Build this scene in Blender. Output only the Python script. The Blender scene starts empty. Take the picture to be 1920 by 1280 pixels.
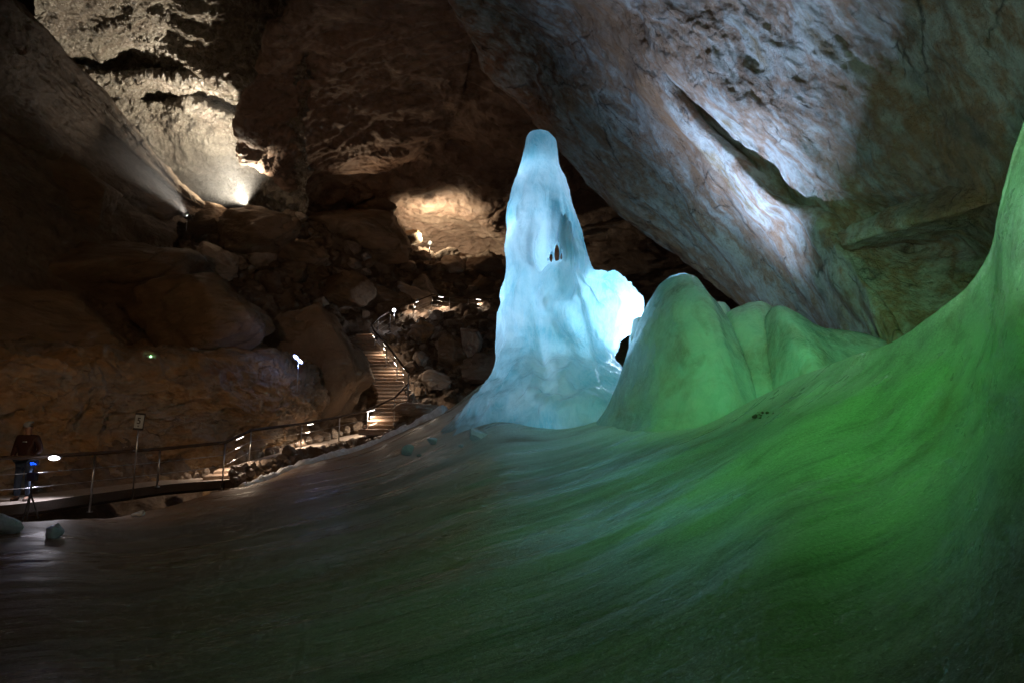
import bpy, bmesh, math, random
import numpy as np
from mathutils import Vector, Matrix, Quaternion
import openvdb
R = math.radians
random.seed(7); rng = np.random.default_rng(7)
S = bpy.context.scene
COL = S.collection

# ------------------------------------------------------------------ camera
PITCH = R(9.0); F = 1280.0; CAM = np.array([0.0, 0.0, 1.6])
cs, sn = math.cos(PITCH), math.sin(PITCH)
cd = bpy.data.cameras.new("camera"); cam = bpy.data.objects.new("camera", cd); COL.objects.link(cam)
cam.location = CAM; cam.rotation_euler = (R(90) + PITCH, 0, 0)
cd.sensor_width = 36; cd.lens = 24; cd.clip_start = 0.05; cd.clip_end = 400
S.camera = cam

def at(px, py, d):
    """point of the place that lies d metres in front of the lens"""
    x = (np.asarray(px) - 960) / F * d; u = (640 - np.asarray(py)) / F * d
    return np.stack([x + 0 * u, d * cs - u * sn + 0 * x, CAM[2] + d * sn + u * cs + 0 * x], -1)
def atY(px, py, Y):
    k = (640 - py) / F
    return at(px, py, Y / (cs - k * sn))
def proj(P):
    q = P - CAM; d = q[..., 1] * cs + q[..., 2] * sn; u = -q[..., 1] * sn + q[..., 2] * cs
    return 960 + F * q[..., 0] / d, 640 - F * u / d, d

# ------------------------------------------------------------------ noise
_perm = rng.permutation(256); _perm = np.concatenate([_perm, _perm, _perm])
_g = rng.normal(size=(256, 3)); _g /= np.linalg.norm(_g, axis=1)[:, None]
def perlin(P):
    i = np.floor(P).astype(int); f = P - i; i &= 255
    w = f * f * f * (f * (f * 6 - 15) + 10); out = 0
    for dx in (0, 1):
        for dy in (0, 1):
            for dz in (0, 1):
                h = _perm[_perm[_perm[i[..., 0] + dx] + i[..., 1] + dy] + i[..., 2] + dz]
                g = _g[h]
                v = g[..., 0] * (f[..., 0] - dx) + g[..., 1] * (f[..., 1] - dy) + g[..., 2] * (f[..., 2] - dz)
                ww = (w[..., 0] if dx else 1 - w[..., 0]) * (w[..., 1] if dy else 1 - w[..., 1]) * (w[..., 2] if dz else 1 - w[..., 2])
                out = out + v * ww
    return out * 1.6
def fbm(P, o=5, gain=.5, lac=2.03):
    s = 0; a = 1
    for k in range(o): s = s + a * perlin(P + 17.3 * k); P = P * lac; a *= gain
    return s
def ridged(P, o=5, gain=.5):
    s = 0; a = 1
    for k in range(o): s = s + a * (1 - 2 * np.abs(perlin(P + 9.1 * k))); P = P * 2.07; a *= gain
    return s
def terrace(h, n, sharp=.8):
    k = h * n; i = np.floor(k); f = k - i
    f = np.clip((f - .5) / (1 - sharp) + .5, 0, 1) if sharp < 1 else f
    return (i + f) / n

# ------------------------------------------------------------------ objects
def setp(o, label=None, cat=None, group=None, kind=None):
    if label: o["label"] = label
    if cat: o["category"] = cat
    if group: o["group"] = group
    if kind: o["kind"] = kind
    return o
def mesh_obj(name, V, Fc, mat, parent=None, smooth=True):
    me = bpy.data.meshes.new(name)
    V = np.asarray(V, dtype=np.float32).reshape(-1, 3)
    if isinstance(Fc, np.ndarray):
        n = Fc.shape[1]
        me.vertices.add(len(V)); me.vertices.foreach_set("co", V.ravel())
        me.loops.add(Fc.size); me.loops.foreach_set("vertex_index", Fc.astype(np.int32).ravel())
        me.polygons.add(len(Fc)); me.polygons.foreach_set("loop_start", np.arange(0, Fc.size, n, dtype=np.int32))
        me.update(calc_edges=True); me.validate()
    else:
        me.from_pydata(V.tolist(), [], Fc); me.update()
    me.polygons.foreach_set("use_smooth", [smooth] * len(me.polygons))
    if mat: me.materials.append(mat)
    o = bpy.data.objects.new(name, me); COL.objects.link(o)
    if parent: o.parent = parent
    return o
def empty(name, loc=(0, 0, 0), rz=0):
    o = bpy.data.objects.new(name, None); o.location = [float(c) for c in loc]; o.rotation_euler[2] = rz
    o.empty_display_size = .2; COL.objects.link(o); return o
def quads(nv, nu):
    a = np.arange(nv * nu).reshape(nv, nu)
    return np.stack([a[:-1, :-1], a[:-1, 1:], a[1:, 1:], a[1:, :-1]], -1).reshape(-1, 4)

def cr(P, n):
    """Catmull-Rom along axis 0 of control array P, n samples"""
    K = len(P); t = np.linspace(0, K - 1, n); i = np.minimum(t.astype(int), K - 2); f = t - i
    p0 = P[np.maximum(i - 1, 0)]; p1 = P[i]; p2 = P[i + 1]; p3 = P[np.minimum(i + 2, K - 1)]
    f = f.reshape((-1,) + (1,) * (P.ndim - 1))
    m1 = (p2 - p0) * .5; m2 = (p3 - p1) * .5
    return (2 * f**3 - 3 * f**2 + 1) * p1 + (f**3 - 2 * f**2 + f) * m1 + (-2 * f**3 + 3 * f**2) * p2 + (f**3 - f**2) * m2
def loft(rows, nu, nv):
    G = np.array(rows, float); G[..., 2] = 1 / G[..., 2]
    G = cr(G, nv); G = np.swapaxes(cr(np.swapaxes(G, 0, 1), nu), 0, 1)
    return at(G[..., 0], G[..., 1], 1 / G[..., 2])
def normals(P):
    du = np.gradient(P, axis=1); dv = np.gradient(P, axis=0)
    n = np.cross(du, dv); n /= np.linalg.norm(n, axis=-1)[..., None] + 1e-9
    s = np.sign(np.sum(n * (CAM - P), -1)); s = np.sign(np.sum(s))
    return n * s                                      # towards the open side of the cave
def sheet(name, rows, nu, nv, disp, mat, **k):
    P = loft(rows, nu, nv)
    if disp is not None:
        P = P + normals(P) * disp(P)[..., None]
    o = mesh_obj(name, P.reshape(-1, 3), quads(nv, nu), mat)
    setp(o, **k); return o, P

def box(V, Fc, c, s, M=None):
    b = len(V)
    for z in (-1, 1):
        for y in (-1, 1):
            for x in (-1, 1):
                v = Vector((x * s[0] / 2, y * s[1] / 2, z * s[2] / 2))
                if M is not None: v = M @ v
                V.append((v.x + c[0], v.y + c[1], v.z + c[2]))
    for f in ((0, 2, 3, 1), (4, 5, 7, 6), (0, 1, 5, 4), (2, 6, 7, 3), (0, 4, 6, 2), (1, 3, 7, 5)): Fc.append([b + q for q in f])
def bevelled(o, w, seg=2):
    m = o.modifiers.new("bevel", "BEVEL"); m.width = w; m.segments = seg; m.limit_method = 'ANGLE'; return o
def tube(V, Fc, pts, r, seg=10, caps=True):
    pts = [Vector([float(c) for c in p]) for p in pts]; b = len(V); n = len(pts)
    rr = r if isinstance(r, (list, tuple)) else [r] * n
    ref = None
    for i, p in enumerate(pts):
        t = (pts[min(i + 1, n - 1)] - pts[max(i - 1, 0)]).normalized()
        if ref is None: ref = Vector((0, 0, 1)) if abs(t.z) < .9 else Vector((1, 0, 0))
        a = t.cross(ref).normalized(); c = a.cross(t); ref = c
        for k in range(seg):
            w = 2 * math.pi * k / seg; q = p + (a * math.cos(w) + c * math.sin(w)) * rr[i]
            V.append(tuple(q))
    for i in range(n - 1):
        for k in range(seg):
            k2 = (k + 1) % seg
            Fc.append([b + i * seg + k, b + i * seg + k2, b + (i + 1) * seg + k2, b + (i + 1) * seg + k])
    if caps:
        Fc.append([b + k for k in range(seg)][::-1]); Fc.append([b + (n - 1) * seg + k for k in range(seg)])

# ------------------------------------------------------------------ materials
class N:
    def __init__(s, name):
        s.m = bpy.data.materials.new(name); s.m.use_nodes = True; s.t = s.m.node_tree; s.t.nodes.clear()
        s.out = s.t.nodes.new("ShaderNodeOutputMaterial")
    def n(s, typ, inp=None, **at_):
        x = s.t.nodes.new("ShaderNode" + typ)
        for k, v in at_.items(): setattr(x, k, v)
        for k, v in (inp or {}).items(): s.set(x.inputs[k], v)
        return x
    def set(s, sock, v):
        if isinstance(v, bpy.types.NodeSocket): s.t.links.new(v, sock)
        elif hasattr(v, "outputs"): s.t.links.new(v.outputs[0], sock)
        else: sock.default_value = v
    def co(s): return s.n("TexCoord").outputs["Object"]
    def frame(s, along, across, sc=(1, 1, 1)):
        """coordinates measured along / across / through the rock beds"""
        a = Vector(along).normalized(); c = Vector(across); c = (c - a * c.dot(a)).normalized(); n = a.cross(c)
        P = s.co(); o = []
        for v, k in ((a, sc[0]), (c, sc[1]), (n, sc[2])):
            o.append(s.n("VectorMath", {0: P, 1: tuple(v * k)}, operation='DOT_PRODUCT').outputs["Value"])
        return s.n("CombineXYZ", {0: o[0], 1: o[1], 2: o[2]}).outputs[0]
    def noise(s, vec, scale, detail=5, rough=.5, dist=0, out=0):
        return s.n("TexNoise", {"Vector": vec, "Scale": scale, "Detail": detail, "Roughness": rough, "Distortion": dist}).outputs[out]
    def ramp(s, f, stops, interp='LINEAR'):
        r = s.n("ValToRGB", {0: f}); e = r.color_ramp.elements; r.color_ramp.interpolation = interp
        while len(e) < len(stops): e.new(.5)
        for q, (p, c) in zip(e, stops):
            q.position = p; q.color = (c, c, c, 1) if isinstance(c, (int, float)) else (*c, 1)
        return r.outputs[0]
    def mix(s, f, a, b, mode='MIX'):
        r = s.n("MixRGB", {0: f, 1: a if not isinstance(a, tuple) else (*a, 1), 2: b if not isinstance(b, tuple) else (*b, 1)}, blend_type=mode); return r.outputs[0]
    def math(s, op, a, b=0, clamp=False):
        return s.n("Math", {0: a, 1: b}, operation=op, use_clamp=clamp).outputs[0]
    def vscale(s, v, k):
        return s.n("VectorMath", {0: v, 1: k}, operation='MULTIPLY').outputs[0]
    def vadd(s, a, b): return s.n("VectorMath", {0: a, 1: b}, operation='ADD').outputs[0]
    def bump(s, h, dist, strength=1, normal=None):
        i = {"Height": h, "Distance": dist, "Strength": strength}
        if normal is not None: i["Normal"] = normal
        return s.n("Bump", i).outputs[0]
    def pbr(s, **k):
        p = s.n("BsdfPrincipled", {a.replace("_", " "): (v if not (isinstance(v, tuple) and len(v) == 3 and a != "Subsurface_Radius") else (*v, 1)) for a, v in k.items()})
        s.t.links.new(p.outputs[0], s.out.inputs[0]); return p

def simple(name, col, rough=.5, metal=0, bump=0, emit=None, es=0):
    n = N(name); P = n.co(); v = n.noise(P, 9, 6, .6)
    c = n.mix(n.ramp(v, [(.3, 0.0), (.7, 1.0)]), tuple(x * .7 for x in col), tuple(min(1, x * 1.2) for x in col))
    kw = dict(Base_Color=c, Roughness=rough, Metallic=metal)
    if bump: kw["Normal"] = n.bump(n.noise(P, 40, 4, .6), bump)
    if emit: kw["Emission_Color"] = emit; kw["Emission_Strength"] = es
    n.pbr(**kw); return n.m

def rock_mat(name, cols, along=(1, 0, 0), across=(0, 0, 1), band=.6, hm=.5, patch=0, iso=0.0, stretch=.12, rough=(.45, .75), bump=.25, crack=.6, spec=.5, fine=1.0, crackscale=.35):
    n = N(name)
    V = n.frame(along, across)
    warp = n.noise(V, .35, 4, .55, out=1)
    Vw = n.vadd(V, n.vscale(warp, (1.2, 1.2, 1.2)))
    B = n.vscale(Vw, (stretch, 1, stretch * 1.5))
    b1 = n.noise(B, band, 6, .62, .4); b2 = n.noise(B, band * 3.1, 5, .6, .2)
    f = n.mix(.15, b1, b2); f = n.mix(iso, f, n.noise(n.vscale(V, (.6, 1, 1)), band * 1.7, 8, .66))
    stops = [(.30 + .42 * i / (len(cols) - 1), c) for i, c in enumerate(cols)]
    c = n.ramp(f, stops)
    mott = n.noise(V, 2.2, 9, .68)
    c = n.mix(.55, c, n.ramp(mott, [(.3, .38), (.5, .9), (.7, 1.3)]), 'MULTIPLY')
    if patch:
        c = n.mix(n.math('MULTIPLY', n.ramp(n.noise(n.vscale(Vw, (.35, 1, .6)), .33, 6, .65), [(.48, 0.0), (.60, 1.0)]), patch), c, (.33, .16, .075))
        c = n.mix(n.ramp(n.noise(n.vscale(Vw, (.5, 1, .6)), .45, 7, .7, .5), [(.56, 0.0), (.70, .75)]), c, (.12, .11, .10))
    # crack lines, broken up so they come and go
    vor = n.n("TexVoronoi", {"Vector": n.vadd(n.vscale(V, (.6, 1, 1)), n.vscale(n.noise(V, .7, 7, .6, out=1), (.9, .9, .9))), "Scale": crackscale}, feature='DISTANCE_TO_EDGE').outputs[0]
    vor2 = n.n("TexVoronoi", {"Vector": n.vadd(n.vscale(V, (.5, 1, 1)), n.vscale(n.noise(V, 2.4, 5, .65, out=1), (.22, .22, .22))), "Scale": crackscale * 4.2}, feature='DISTANCE_TO_EDGE').outputs[0]
    g1 = n.ramp(vor, [(0, 0.15), (.008, .6), (.022, 1.0)]); g2 = n.ramp(vor2, [(0, 0.2), (.02, .75), (.04, 1.0)])
    gate = n.ramp(n.noise(V, .55, 4, .6), [(.50, 0.0), (.60, 1.0)])
    gate2 = n.ramp(n.noise(V, 1.3, 4, .6), [(.53, 0.0), (.64, 1.0)])
    g1 = n.mix(gate, 1.0 and (1., 1., 1.), g1); g2 = n.mix(gate2, (1., 1., 1.), g2)
    cr_ = n.mix(1, g1, g2, 'MULTIPLY')
    c = n.mix(crack, c, cr_, 'MULTIPLY')
    h = n.mix(hm, n.noise(B, band * 5, 8, .66), n.noise(V, 1.7, 10, .68))
    h2 = n.noise(n.vscale(V, (.45, 1.1, 1)), 9 * fine, 9, .7)
    nb = n.bump(h, bump * 1.6, .9)
    nb = n.bump(h2, bump * .32, .9, nb)
    nb = n.bump(cr_, bump * .18, .8, nb)
    rg = n.ramp(n.noise(V, 3.3, 4, .6), [(.3, rough[0]), (.7, rough[1])])
    n.pbr(Base_Color=c, Roughness=rg, Specular_IOR_Level=spec, Normal=nb)
    return n.m

# colours are those of the stone and ice under plain light, save the painted glints and the red-lit stone
def V3(a, b): return tuple(at(*b) - at(*a))
SLAB_AL = V3((900, 80, 27), (1400, 560, 25)); SLAB_AC = V3((1290, 480, 26), (1650, 60, 14))
m_slab = rock_mat("banded_limestone", [(.16, .10, .07), (.40, .40, .40), (.30, .17, .10), (.52, .50, .47), (.36, .20, .12), (.55, .52, .48), (.34, .22, .11), (.46, .46, .46), (.22, .15, .12)],
                  SLAB_AL, SLAB_AC, band=.46, stretch=.17, hm=.9, patch=.8, iso=.5, bump=.32, crack=.9, rough=(.45, .75), spec=.4)
m_ceil = rock_mat("damp_ceiling_rock", [(.15, .09, .06), (.25, .17, .12), (.18, .11, .075), (.30, .21, .15), (.2, .13, .095)],
                  (1, .35, -.12), (0, 1, .4), band=.5, stretch=.22, bump=.26, crack=.5, rough=(.42, .7), spec=.5)
m_glit = rock_mat("wet_flaky_rock", [(.20, .17, .14), (.30, .27, .22), (.24, .2, .16), (.34, .3, .25)],
                  (1, .2, 0), (0, 1, .2), band=.8, stretch=.4, bump=.8, crack=.25, rough=(.16, .38), spec=.9, fine=1.1)
m_left = rock_mat("brown_slab_rock", [(.17, .12, .08), (.26, .19, .13), (.20, .14, .09), (.30, .22, .15)],
                  V3((0, 0, 24), (380, 370, 38)), V3((200, 200, 30), (0, 380, 28)), band=.7, stretch=.14, bump=.34, crack=.5, hm=.7)
m_boul = rock_mat("boulder_rock", [(.15, .10, .065), (.25, .18, .12), (.22, .145, .085), (.31, .24, .17)], (1, 0, .3), (0, .3, 1), band=.5, stretch=.4, bump=.34, crack=.6, fine=1.3)
m_boul2 = rock_mat("pale_boulder_rock", [(.22, .18, .15), (.34, .29, .24), (.28, .21, .16), (.42, .36, .3)], (1, .2, .1), (0, .3, 1), band=.8, stretch=.5, bump=.12, crack=.5, fine=1.6)
m_och = rock_mat("ochre_rock", [(.20, .15, .11), (.36, .22, .11), (.30, .25, .20), (.40, .25, .12), (.26, .20, .15), (.33, .18, .10)], (1, 0, .1), (0, .2, 1), band=.42, stretch=.45, bump=.22, crack=.6, fine=1.4, crackscale=.6)
m_rub = rock_mat("rubble_rock", [(.12, .085, .06), (.2, .15, .11), (.16, .11, .075), (.25, .19, .14)], (1, 0, 0), (0, 0, 1), band=1.1, stretch=.6, bump=.14, crack=.6, fine=1.5, crackscale=1.1)

def ice_mat(name, base=(.62, .80, .86), sss=.25, trans=.35, tcol=(.70, .87, .96), brown=.0, rough=(.10, .34), deep=.42):
    n = N(name); P = n.co()
    big = n.noise(P, .55, 5, .55, .6); med = n.noise(n.vscale(P, (1.6, 1.6, .7)), 1.5, 7, .62, .8); fine = n.noise(P, 26, 6, .65)
    c = n.mix(n.ramp(big, [(.38, 0.0), (.60, 1.0)]), (base[0] * deep, base[1] * (deep + 1) / 2, base[2] * (deep + 1.4) / 2.4), base)
    c = n.mix(n.ramp(med, [(.5, 0.0), (.75, .65)]), c, (base[0] * .55, base[1] * .72, base[2] * .74))
    if brown:
        c = n.mix(n.math('MULTIPLY', n.ramp(n.noise(n.vscale(P, (1, 1, .45)), .8, 6, .6, 1.2), [(.48, 0.0), (.68, 1.0)]), brown), c, (.22, .13, .05))
    veins = n.ramp(n.noise(n.vscale(P, (1.2, 1.2, .35)), 2.3, 8, .7, 1.5), [(.44, 0.0), (.5, 1.0), (.56, 0.0)])
    c = n.mix(n.math('MULTIPLY', veins, .28), c, (.85, .9, .92))
    nb = n.bump(med, .10, .7); nb = n.bump(fine, .012, .7, nb); nb = n.bump(n.noise(P, 7, 5, .6), .03, .6, nb)
    rg = n.ramp(n.noise(P, 3, 4, .6), [(.35, rough[0]), (.65, rough[1])])
    p = n.n("BsdfPrincipled", {"Base Color": c, "Roughness": rg, "IOR": 1.31, "Subsurface Weight": 1.0 if sss else 0.0, "Subsurface Radius": (.5, .85, 1.0), "Subsurface Scale": sss or .1, "Normal": nb, "Coat Weight": .8, "Coat Roughness": .08, "Coat IOR": 1.33, "Coat Normal": nb})
    tr = n.n("BsdfTranslucent", {"Color": n.mix(1, c, tcol, 'MULTIPLY'), "Normal": nb})
    mx = n.n("MixShader", {0: trans, 1: p.outputs[0], 2: tr.outputs[0]})
    n.t.links.new(mx.outputs[0], n.out.inputs[0]); return n.m
m_ice = ice_mat("column_ice", base=(.74, .87, .92), trans=.42)
m_mound = ice_mat("mound_ice", base=(.70, .84, .80), trans=.34, brown=.55, deep=.75)
m_block = ice_mat("block_ice", base=(.80, .86, .90), sss=0, trans=.12, deep=.85)

def floor_mat():
    n = N("ice_flow")
    V = n.frame((.93, .33, .15), (-.33, .93, 0), (1, 1, 1))
    st = n.vscale(n.vadd(V, n.vscale(n.noise(V, .25, 3, .5, out=1), (.8, .8, .8))), (.16, .9, .9))
    s1 = n.noise(st, .75, 6, .6, .3); s2 = n.noise(st, 2.6, 7, .66, .5); s3 = n.noise(n.vscale(V, (.35, 1.6, 1)), 7, 7, .7)
    c = n.mix(n.ramp(s1, [(.34, 0.0), (.62, 1.0)]), (.24, .29, .265), (.42, .50, .46))
    c = n.mix(n.ramp(s2, [(.36, .55), (.52, 0.0)]), c, (.15, .165, .135))
    # ice tone grows paler towards the feet of the formations
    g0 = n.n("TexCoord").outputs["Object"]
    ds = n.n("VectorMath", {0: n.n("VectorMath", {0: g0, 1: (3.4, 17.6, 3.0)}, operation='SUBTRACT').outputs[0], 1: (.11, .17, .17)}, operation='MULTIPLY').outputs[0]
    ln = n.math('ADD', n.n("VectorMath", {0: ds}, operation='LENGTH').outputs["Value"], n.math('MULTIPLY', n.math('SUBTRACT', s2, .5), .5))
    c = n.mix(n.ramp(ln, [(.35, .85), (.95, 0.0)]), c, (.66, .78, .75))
    # silt frozen into the ice
    silt = n.math('MULTIPLY', n.ramp(n.noise(st, .55, 6, .65, 1.0), [(.47, 0.0), (.66, 1.0)]), n.ramp(n.noise(V, .28, 4, .6), [(.40, .15), (.58, 1.0)]))
    c = n.mix(n.math('MULTIPLY', silt, .85), c, (.20, .135, .07))
    sx = n.n("SeparateXYZ", {0: g0}).outputs[0]
    tread = n.math('ADD', n.math('MULTIPLY', sx, -.11), n.math('MULTIPLY', n.math('SUBTRACT', s1, .5), .9))
    c = n.mix(n.ramp(tread, [(.02, 0.0), (.55, .8)]), c, (.25, .155, .10))
    specks = n.n("TexVoronoi", {"Vector": V, "Scale": 3.1}, feature='F1').outputs[0]
    c = n.mix(n.ramp(specks, [(.0, .9), (.018, .8), (.03, 0.0)]), c, (.04, .03, .02))
    frost = n.n("TexVoronoi", {"Vector": V, "Scale": 13.0}, feature='F1').outputs[0]
    c = n.mix(n.ramp(frost, [(.0, 1.0), (.05, .9), (.075, 0.0)]), c, (.9, .95, .9))  # these white dots are sparkling glints put into the colour
    c = n.mix(.6, c, n.ramp(n.noise(V, 30, 6, .8), [(.3, .3), (.7, 1.7)]), 'MULTIPLY')
    nb = n.bump(s1, .05, .6); nb = n.bump(s2, .016, .7, nb); nb = n.bump(s3, .016, .9, nb); nb = n.bump(n.noise(V, 60, 5, .7), .006, .9, nb)
    rg = n.ramp(n.noise(st, 1.2, 5, .62, .5), [(.34, .14), (.42, .24), (.52, .48), (.68, .62)])
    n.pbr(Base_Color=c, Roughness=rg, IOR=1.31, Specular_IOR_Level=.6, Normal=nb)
    return n.m
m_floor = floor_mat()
m_steel = simple("galvanised_steel", (.45, .45, .46), .28, 1, .002)
m_wood = simple("dark_handrail_wood", (.05, .03, .02), .7, 0, .003)
m_step = simple("step_concrete", (.28, .21, .16), .8, 0, .012)
m_path = simple("path_concrete", (.36, .31, .27), .85, 0, .01)
m_beam = simple("walkway_timber", (.03, .02, .015), .8, 0, .01)
m_black = simple("black_plastic", (.02, .02, .025), .4)
m_white = simple("sign_face", (.27, .33, .37), .5)
m_lampbody = simple("lamp_housing", (.08, .08, .08), .4, .6)
def em(name, c, s):
    n = N(name); e = n.n("Emission", {"Color": (*c, 1), "Strength": s}); n.t.links.new(e.outputs[0], n.out.inputs[0]); return n.m
m_glow = em("lit_lamp_lens", (1, .93, .86), 9); m_glowv = em("lit_cool_lens", (.93, .9, 1), 12)
m_blue = em("lit_blue_lens", (.35, .45, 1), 9); m_green = em("lit_green_lens", (.35, 1, .45), 7)
m_disp = em("lit_display", (.01, .09, 1), 3.2)

# ================================================================== THE CAVE
def rockdisp(amp, sc, rid=.5, an=(1, 1, 1), stepn=0):
    def f(P):
        Q = P * np.array(an) * sc
        W = Q + .5 * np.stack([perlin(Q * .6 + 3), perlin(Q * .6 + 31), perlin(Q * .6 + 71)], -1)
        h = (1 - rid) * fbm(W, 6, .52) + rid * (ridged(W + 40, 6, .52) - .6)
        if stepn: h = .55 * h + .45 * terrace(h, stepn, .72)
        return amp * h
    return f

# --- ceiling over the far part of the cave
XS = [-500, -150, 100, 330, 450, 520, 600, 720, 850, 1000, 1200, 1450, 1700]
def row(ys, ds, xs=XS): return [(x, y, d) for x, y, d in zip(xs, ys, ds)]
ceil_rows = [
    row([-420]*13, [17, 18, 19, 20, 20, 20, 20, 20, 20, 20, 20, 20, 19]),
    row([-150]*13, [26, 27, 29, 31, 31, 27, 25, 26, 26, 25, 25, 25, 25]),
    row([0, 0, 0, 0, 0, -10, 0, 10, 20, 20, 30, 60, 60], [31, 33, 37, 42, 41, 35, 32, 31, 32, 32, 33, 34, 34]),
    row([130]*13, [36, 39, 44, 47, 46, 40, 36, 36, 38, 37, 40, 40, 40]),
    row([230, 230, 230, 230, 230, 230, 240, 240, 240, 240, 240, 240, 240], [40, 43, 47, 50, 50, 45, 40, 41, 43, 42, 46, 48, 48]),
    row([310, 310, 310, 310, 310, 310, 320, 330, 330, 340, 340, 350, 350], [43, 45, 49, 52, 52, 48, 46, 46, 48, 48, 52, 54, 52]),
    row([370, 370, 370, 370, 370, 370, 375, 390, 400, 410, 430, 450, 450], [44, 46, 50, 54, 54, 52, 50, 52, 54, 54, 56, 56, 54]),
    row([430, 430, 430, 430, 430, 430, 430, 440, 455, 470, 520, 540, 560], [46, 48, 51, 55, 55, 54, 53, 56, 57, 57, 58, 56, 52]),
    row([520, 520, 520, 520, 520, 520, 520, 520, 520, 540, 600, 640, 660], [43, 44, 46, 51, 53, 54, 55, 58, 58, 58, 57, 54, 48]),
    row([700]*13, [44, 45, 46, 51, 53, 54, 55, 58, 58, 56, 55, 50, 42]),
]
o, CP = sheet("cave_ceiling", ceil_rows, 760, 520, rockdisp(1.1, .16, .5, (1, 1.3, 2.2), 3), m_ceil, kind="structure")

# the flaky, strongly lit recess of the ceiling, a little below the main vault
def gl(P):
    h = rockdisp(.7, .32, .5, (1, 1.2, 1.6), 5)(P)
    px, py, d = proj(P)
    return h + .16 * fbm(P * np.array((.9, 1.5, 1)) + 5, 5, .6)
gx = [60, 180, 280, 370, 440, 500, 580]
grow = [
    row([-120]*7, [27, 29, 30, 30, 29, 27.5, 26], gx),
    row([-10]*7, [31, 33.5, 34, 33.5, 33, 31.5, 29], gx),
    row([60]*7, [33, 35, 36, 35.5, 35, 33, 30.5], gx),
    row([95, 90, 88, 128, 150, 150, 150], [34.5, 36, 37, 36.5, 36, 34.3, 31.5], gx),
    row([105, 97, 95, 132, 154, 155, 155], [35.5, 37.6, 38.0, 37.5, 37.0, 34.9, 32.4], gx),
    row([130, 130, 132, 142, 158, 160, 160], [36, 38.2, 38.8, 37.8, 37, 35, 33], gx),
    row([138, 138, 141, 150, 162, 165, 165], [36, 37.2, 37.8, 37.5, 37.2, 35.4, 33], gx),
    row([176, 172, 158, 162, 178, 190, 190], [37, 38, 38.4, 38.3, 38.2, 36.6, 34], gx),
    row([188, 184, 170, 176, 196, 206, 206], [38, 39.6, 40.4, 40.4, 40.2, 37.5, 34.5], gx),
    row([198, 196, 188, 194, 212, 218, 218], [38.5, 39.9, 40.8, 40.8, 40.4, 38, 35], gx),
    row([206, 204, 196, 202, 222, 226, 226], [38.5, 39.3, 39.8, 39.7, 39.7, 38, 35], gx),
    row([290]*7, [40, 41.5, 42.5, 43, 43, 41.5, 38], gx),
    row([380]*7, [42, 43, 44, 46, 47, 46, 42], gx),
    row([430]*7, [44, 45, 46, 49, 50, 49, 45], gx),
]
sheet("ceiling_recess", grow, 520, 620, gl, m_glit, kind="structure")

# brown rock mass right of the recess; its left edge catches the light
bx = [0, 1, 2, 3, 4, 5, 6]
def brow(y, xl, xr, dl, dr, back=4):
    xs = [xl + 26, xl + 6, xl, xl + 12, xl + (xr - xl) * .3, xl + (xr - xl) * .65, xr]
    ds = [dl + back, dl + 1.2, dl + .3, dl, dl + (dr - dl) * .3, dl + (dr - dl) * .65, dr]
    return [(x, y, d) for x, d in zip(xs, ds)]
mrow = [brow(-260, 560, 900, 19, 19), brow(-60, 548, 900, 25, 26), brow(30, 535, 900, 27.5, 30), brow(70, 505, 890, 29, 32), brow(130, 488, 870, 31, 35.5), brow(185, 458, 860, 33, 38.2),
        brow(240, 450, 830, 34.8, 41.5), brow(285, 447, 780, 36.2, 44.5), brow(315, 486, 750, 38.5, 47), brow(345, 535, 725, 42, 50), brow(385, 580, 705, 47, 53)]
sheet("cave_wall_centre", mrow, 460, 420, rockdisp(.5, .3, .5, (1, 1.3, 1.8), 4), m_ceil, kind="structure")

# long slab slanting down on the far left, nearer than the recess
def lrow(s):  # s 0 edge .. 1 foot
    e = [(-330, -330, 14), (-100, -105, 19), (40, 20, 23), (130, 105, 27), (215, 205, 31), (290, 290, 34), (345, 352, 36.5), (388, 384, 38)]
    f = [(-900, 330, 13), (-600, 380, 16), (-330, 400, 19), (-180, 410, 21.5), (-20, 415, 24), (90, 420, 27), (200, 425, 30), (330, 430, 34)]
    return [(a[0] + (b[0] - a[0]) * s, a[1] + (b[1] - a[1]) * s, a[2] + (b[2] - a[2]) * s) for a, b in zip(e, f)]
L = lrow(0)
lr = [[(x - 110, y + 60, d + 9) for x, y, d in L], [(x - 12, y + 8, d + 2.2) for x, y, d in L], L, [(x - 16, y + 4, d - .35) for x, y, d in L],
      [(x, y, d - .2) for x, y, d in lrow(.10)], [(x, y, d + .12) for x, y, d in lrow(.13)], [(x, y, d + .1) for x, y, d in lrow(.3)], [(x, y, d - .05) for x, y, d in lrow(.42)],
      [(x, y, d + .35) for x, y, d in lrow(.445)], lrow(.7), lrow(1.0), [(x, y + 160, d - 1) for x, y, d in lrow(1.0)]]
_la = np.array(V3((0, 0, 24), (380, 370, 38))); _la = _la / np.linalg.norm(_la)
def leftdisp(P):
    Q = P - _la * (P @ _la)[..., None] * .85; h = fbm(Q * .7, 5, .5)
    return .26 * (.4 * h + .6 * terrace(h, 5, .75)) + .06 * fbm(Q * 3 + P * .6, 4, .6) + .10 * ridged(P * .8 + Q, 5, .55) * np.clip(fbm(P * .35 + 8, 2) + .2, 0, 1)
sheet("cave_wall_left", lr, 520, 460, leftdisp, m_left, kind="structure")

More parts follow.
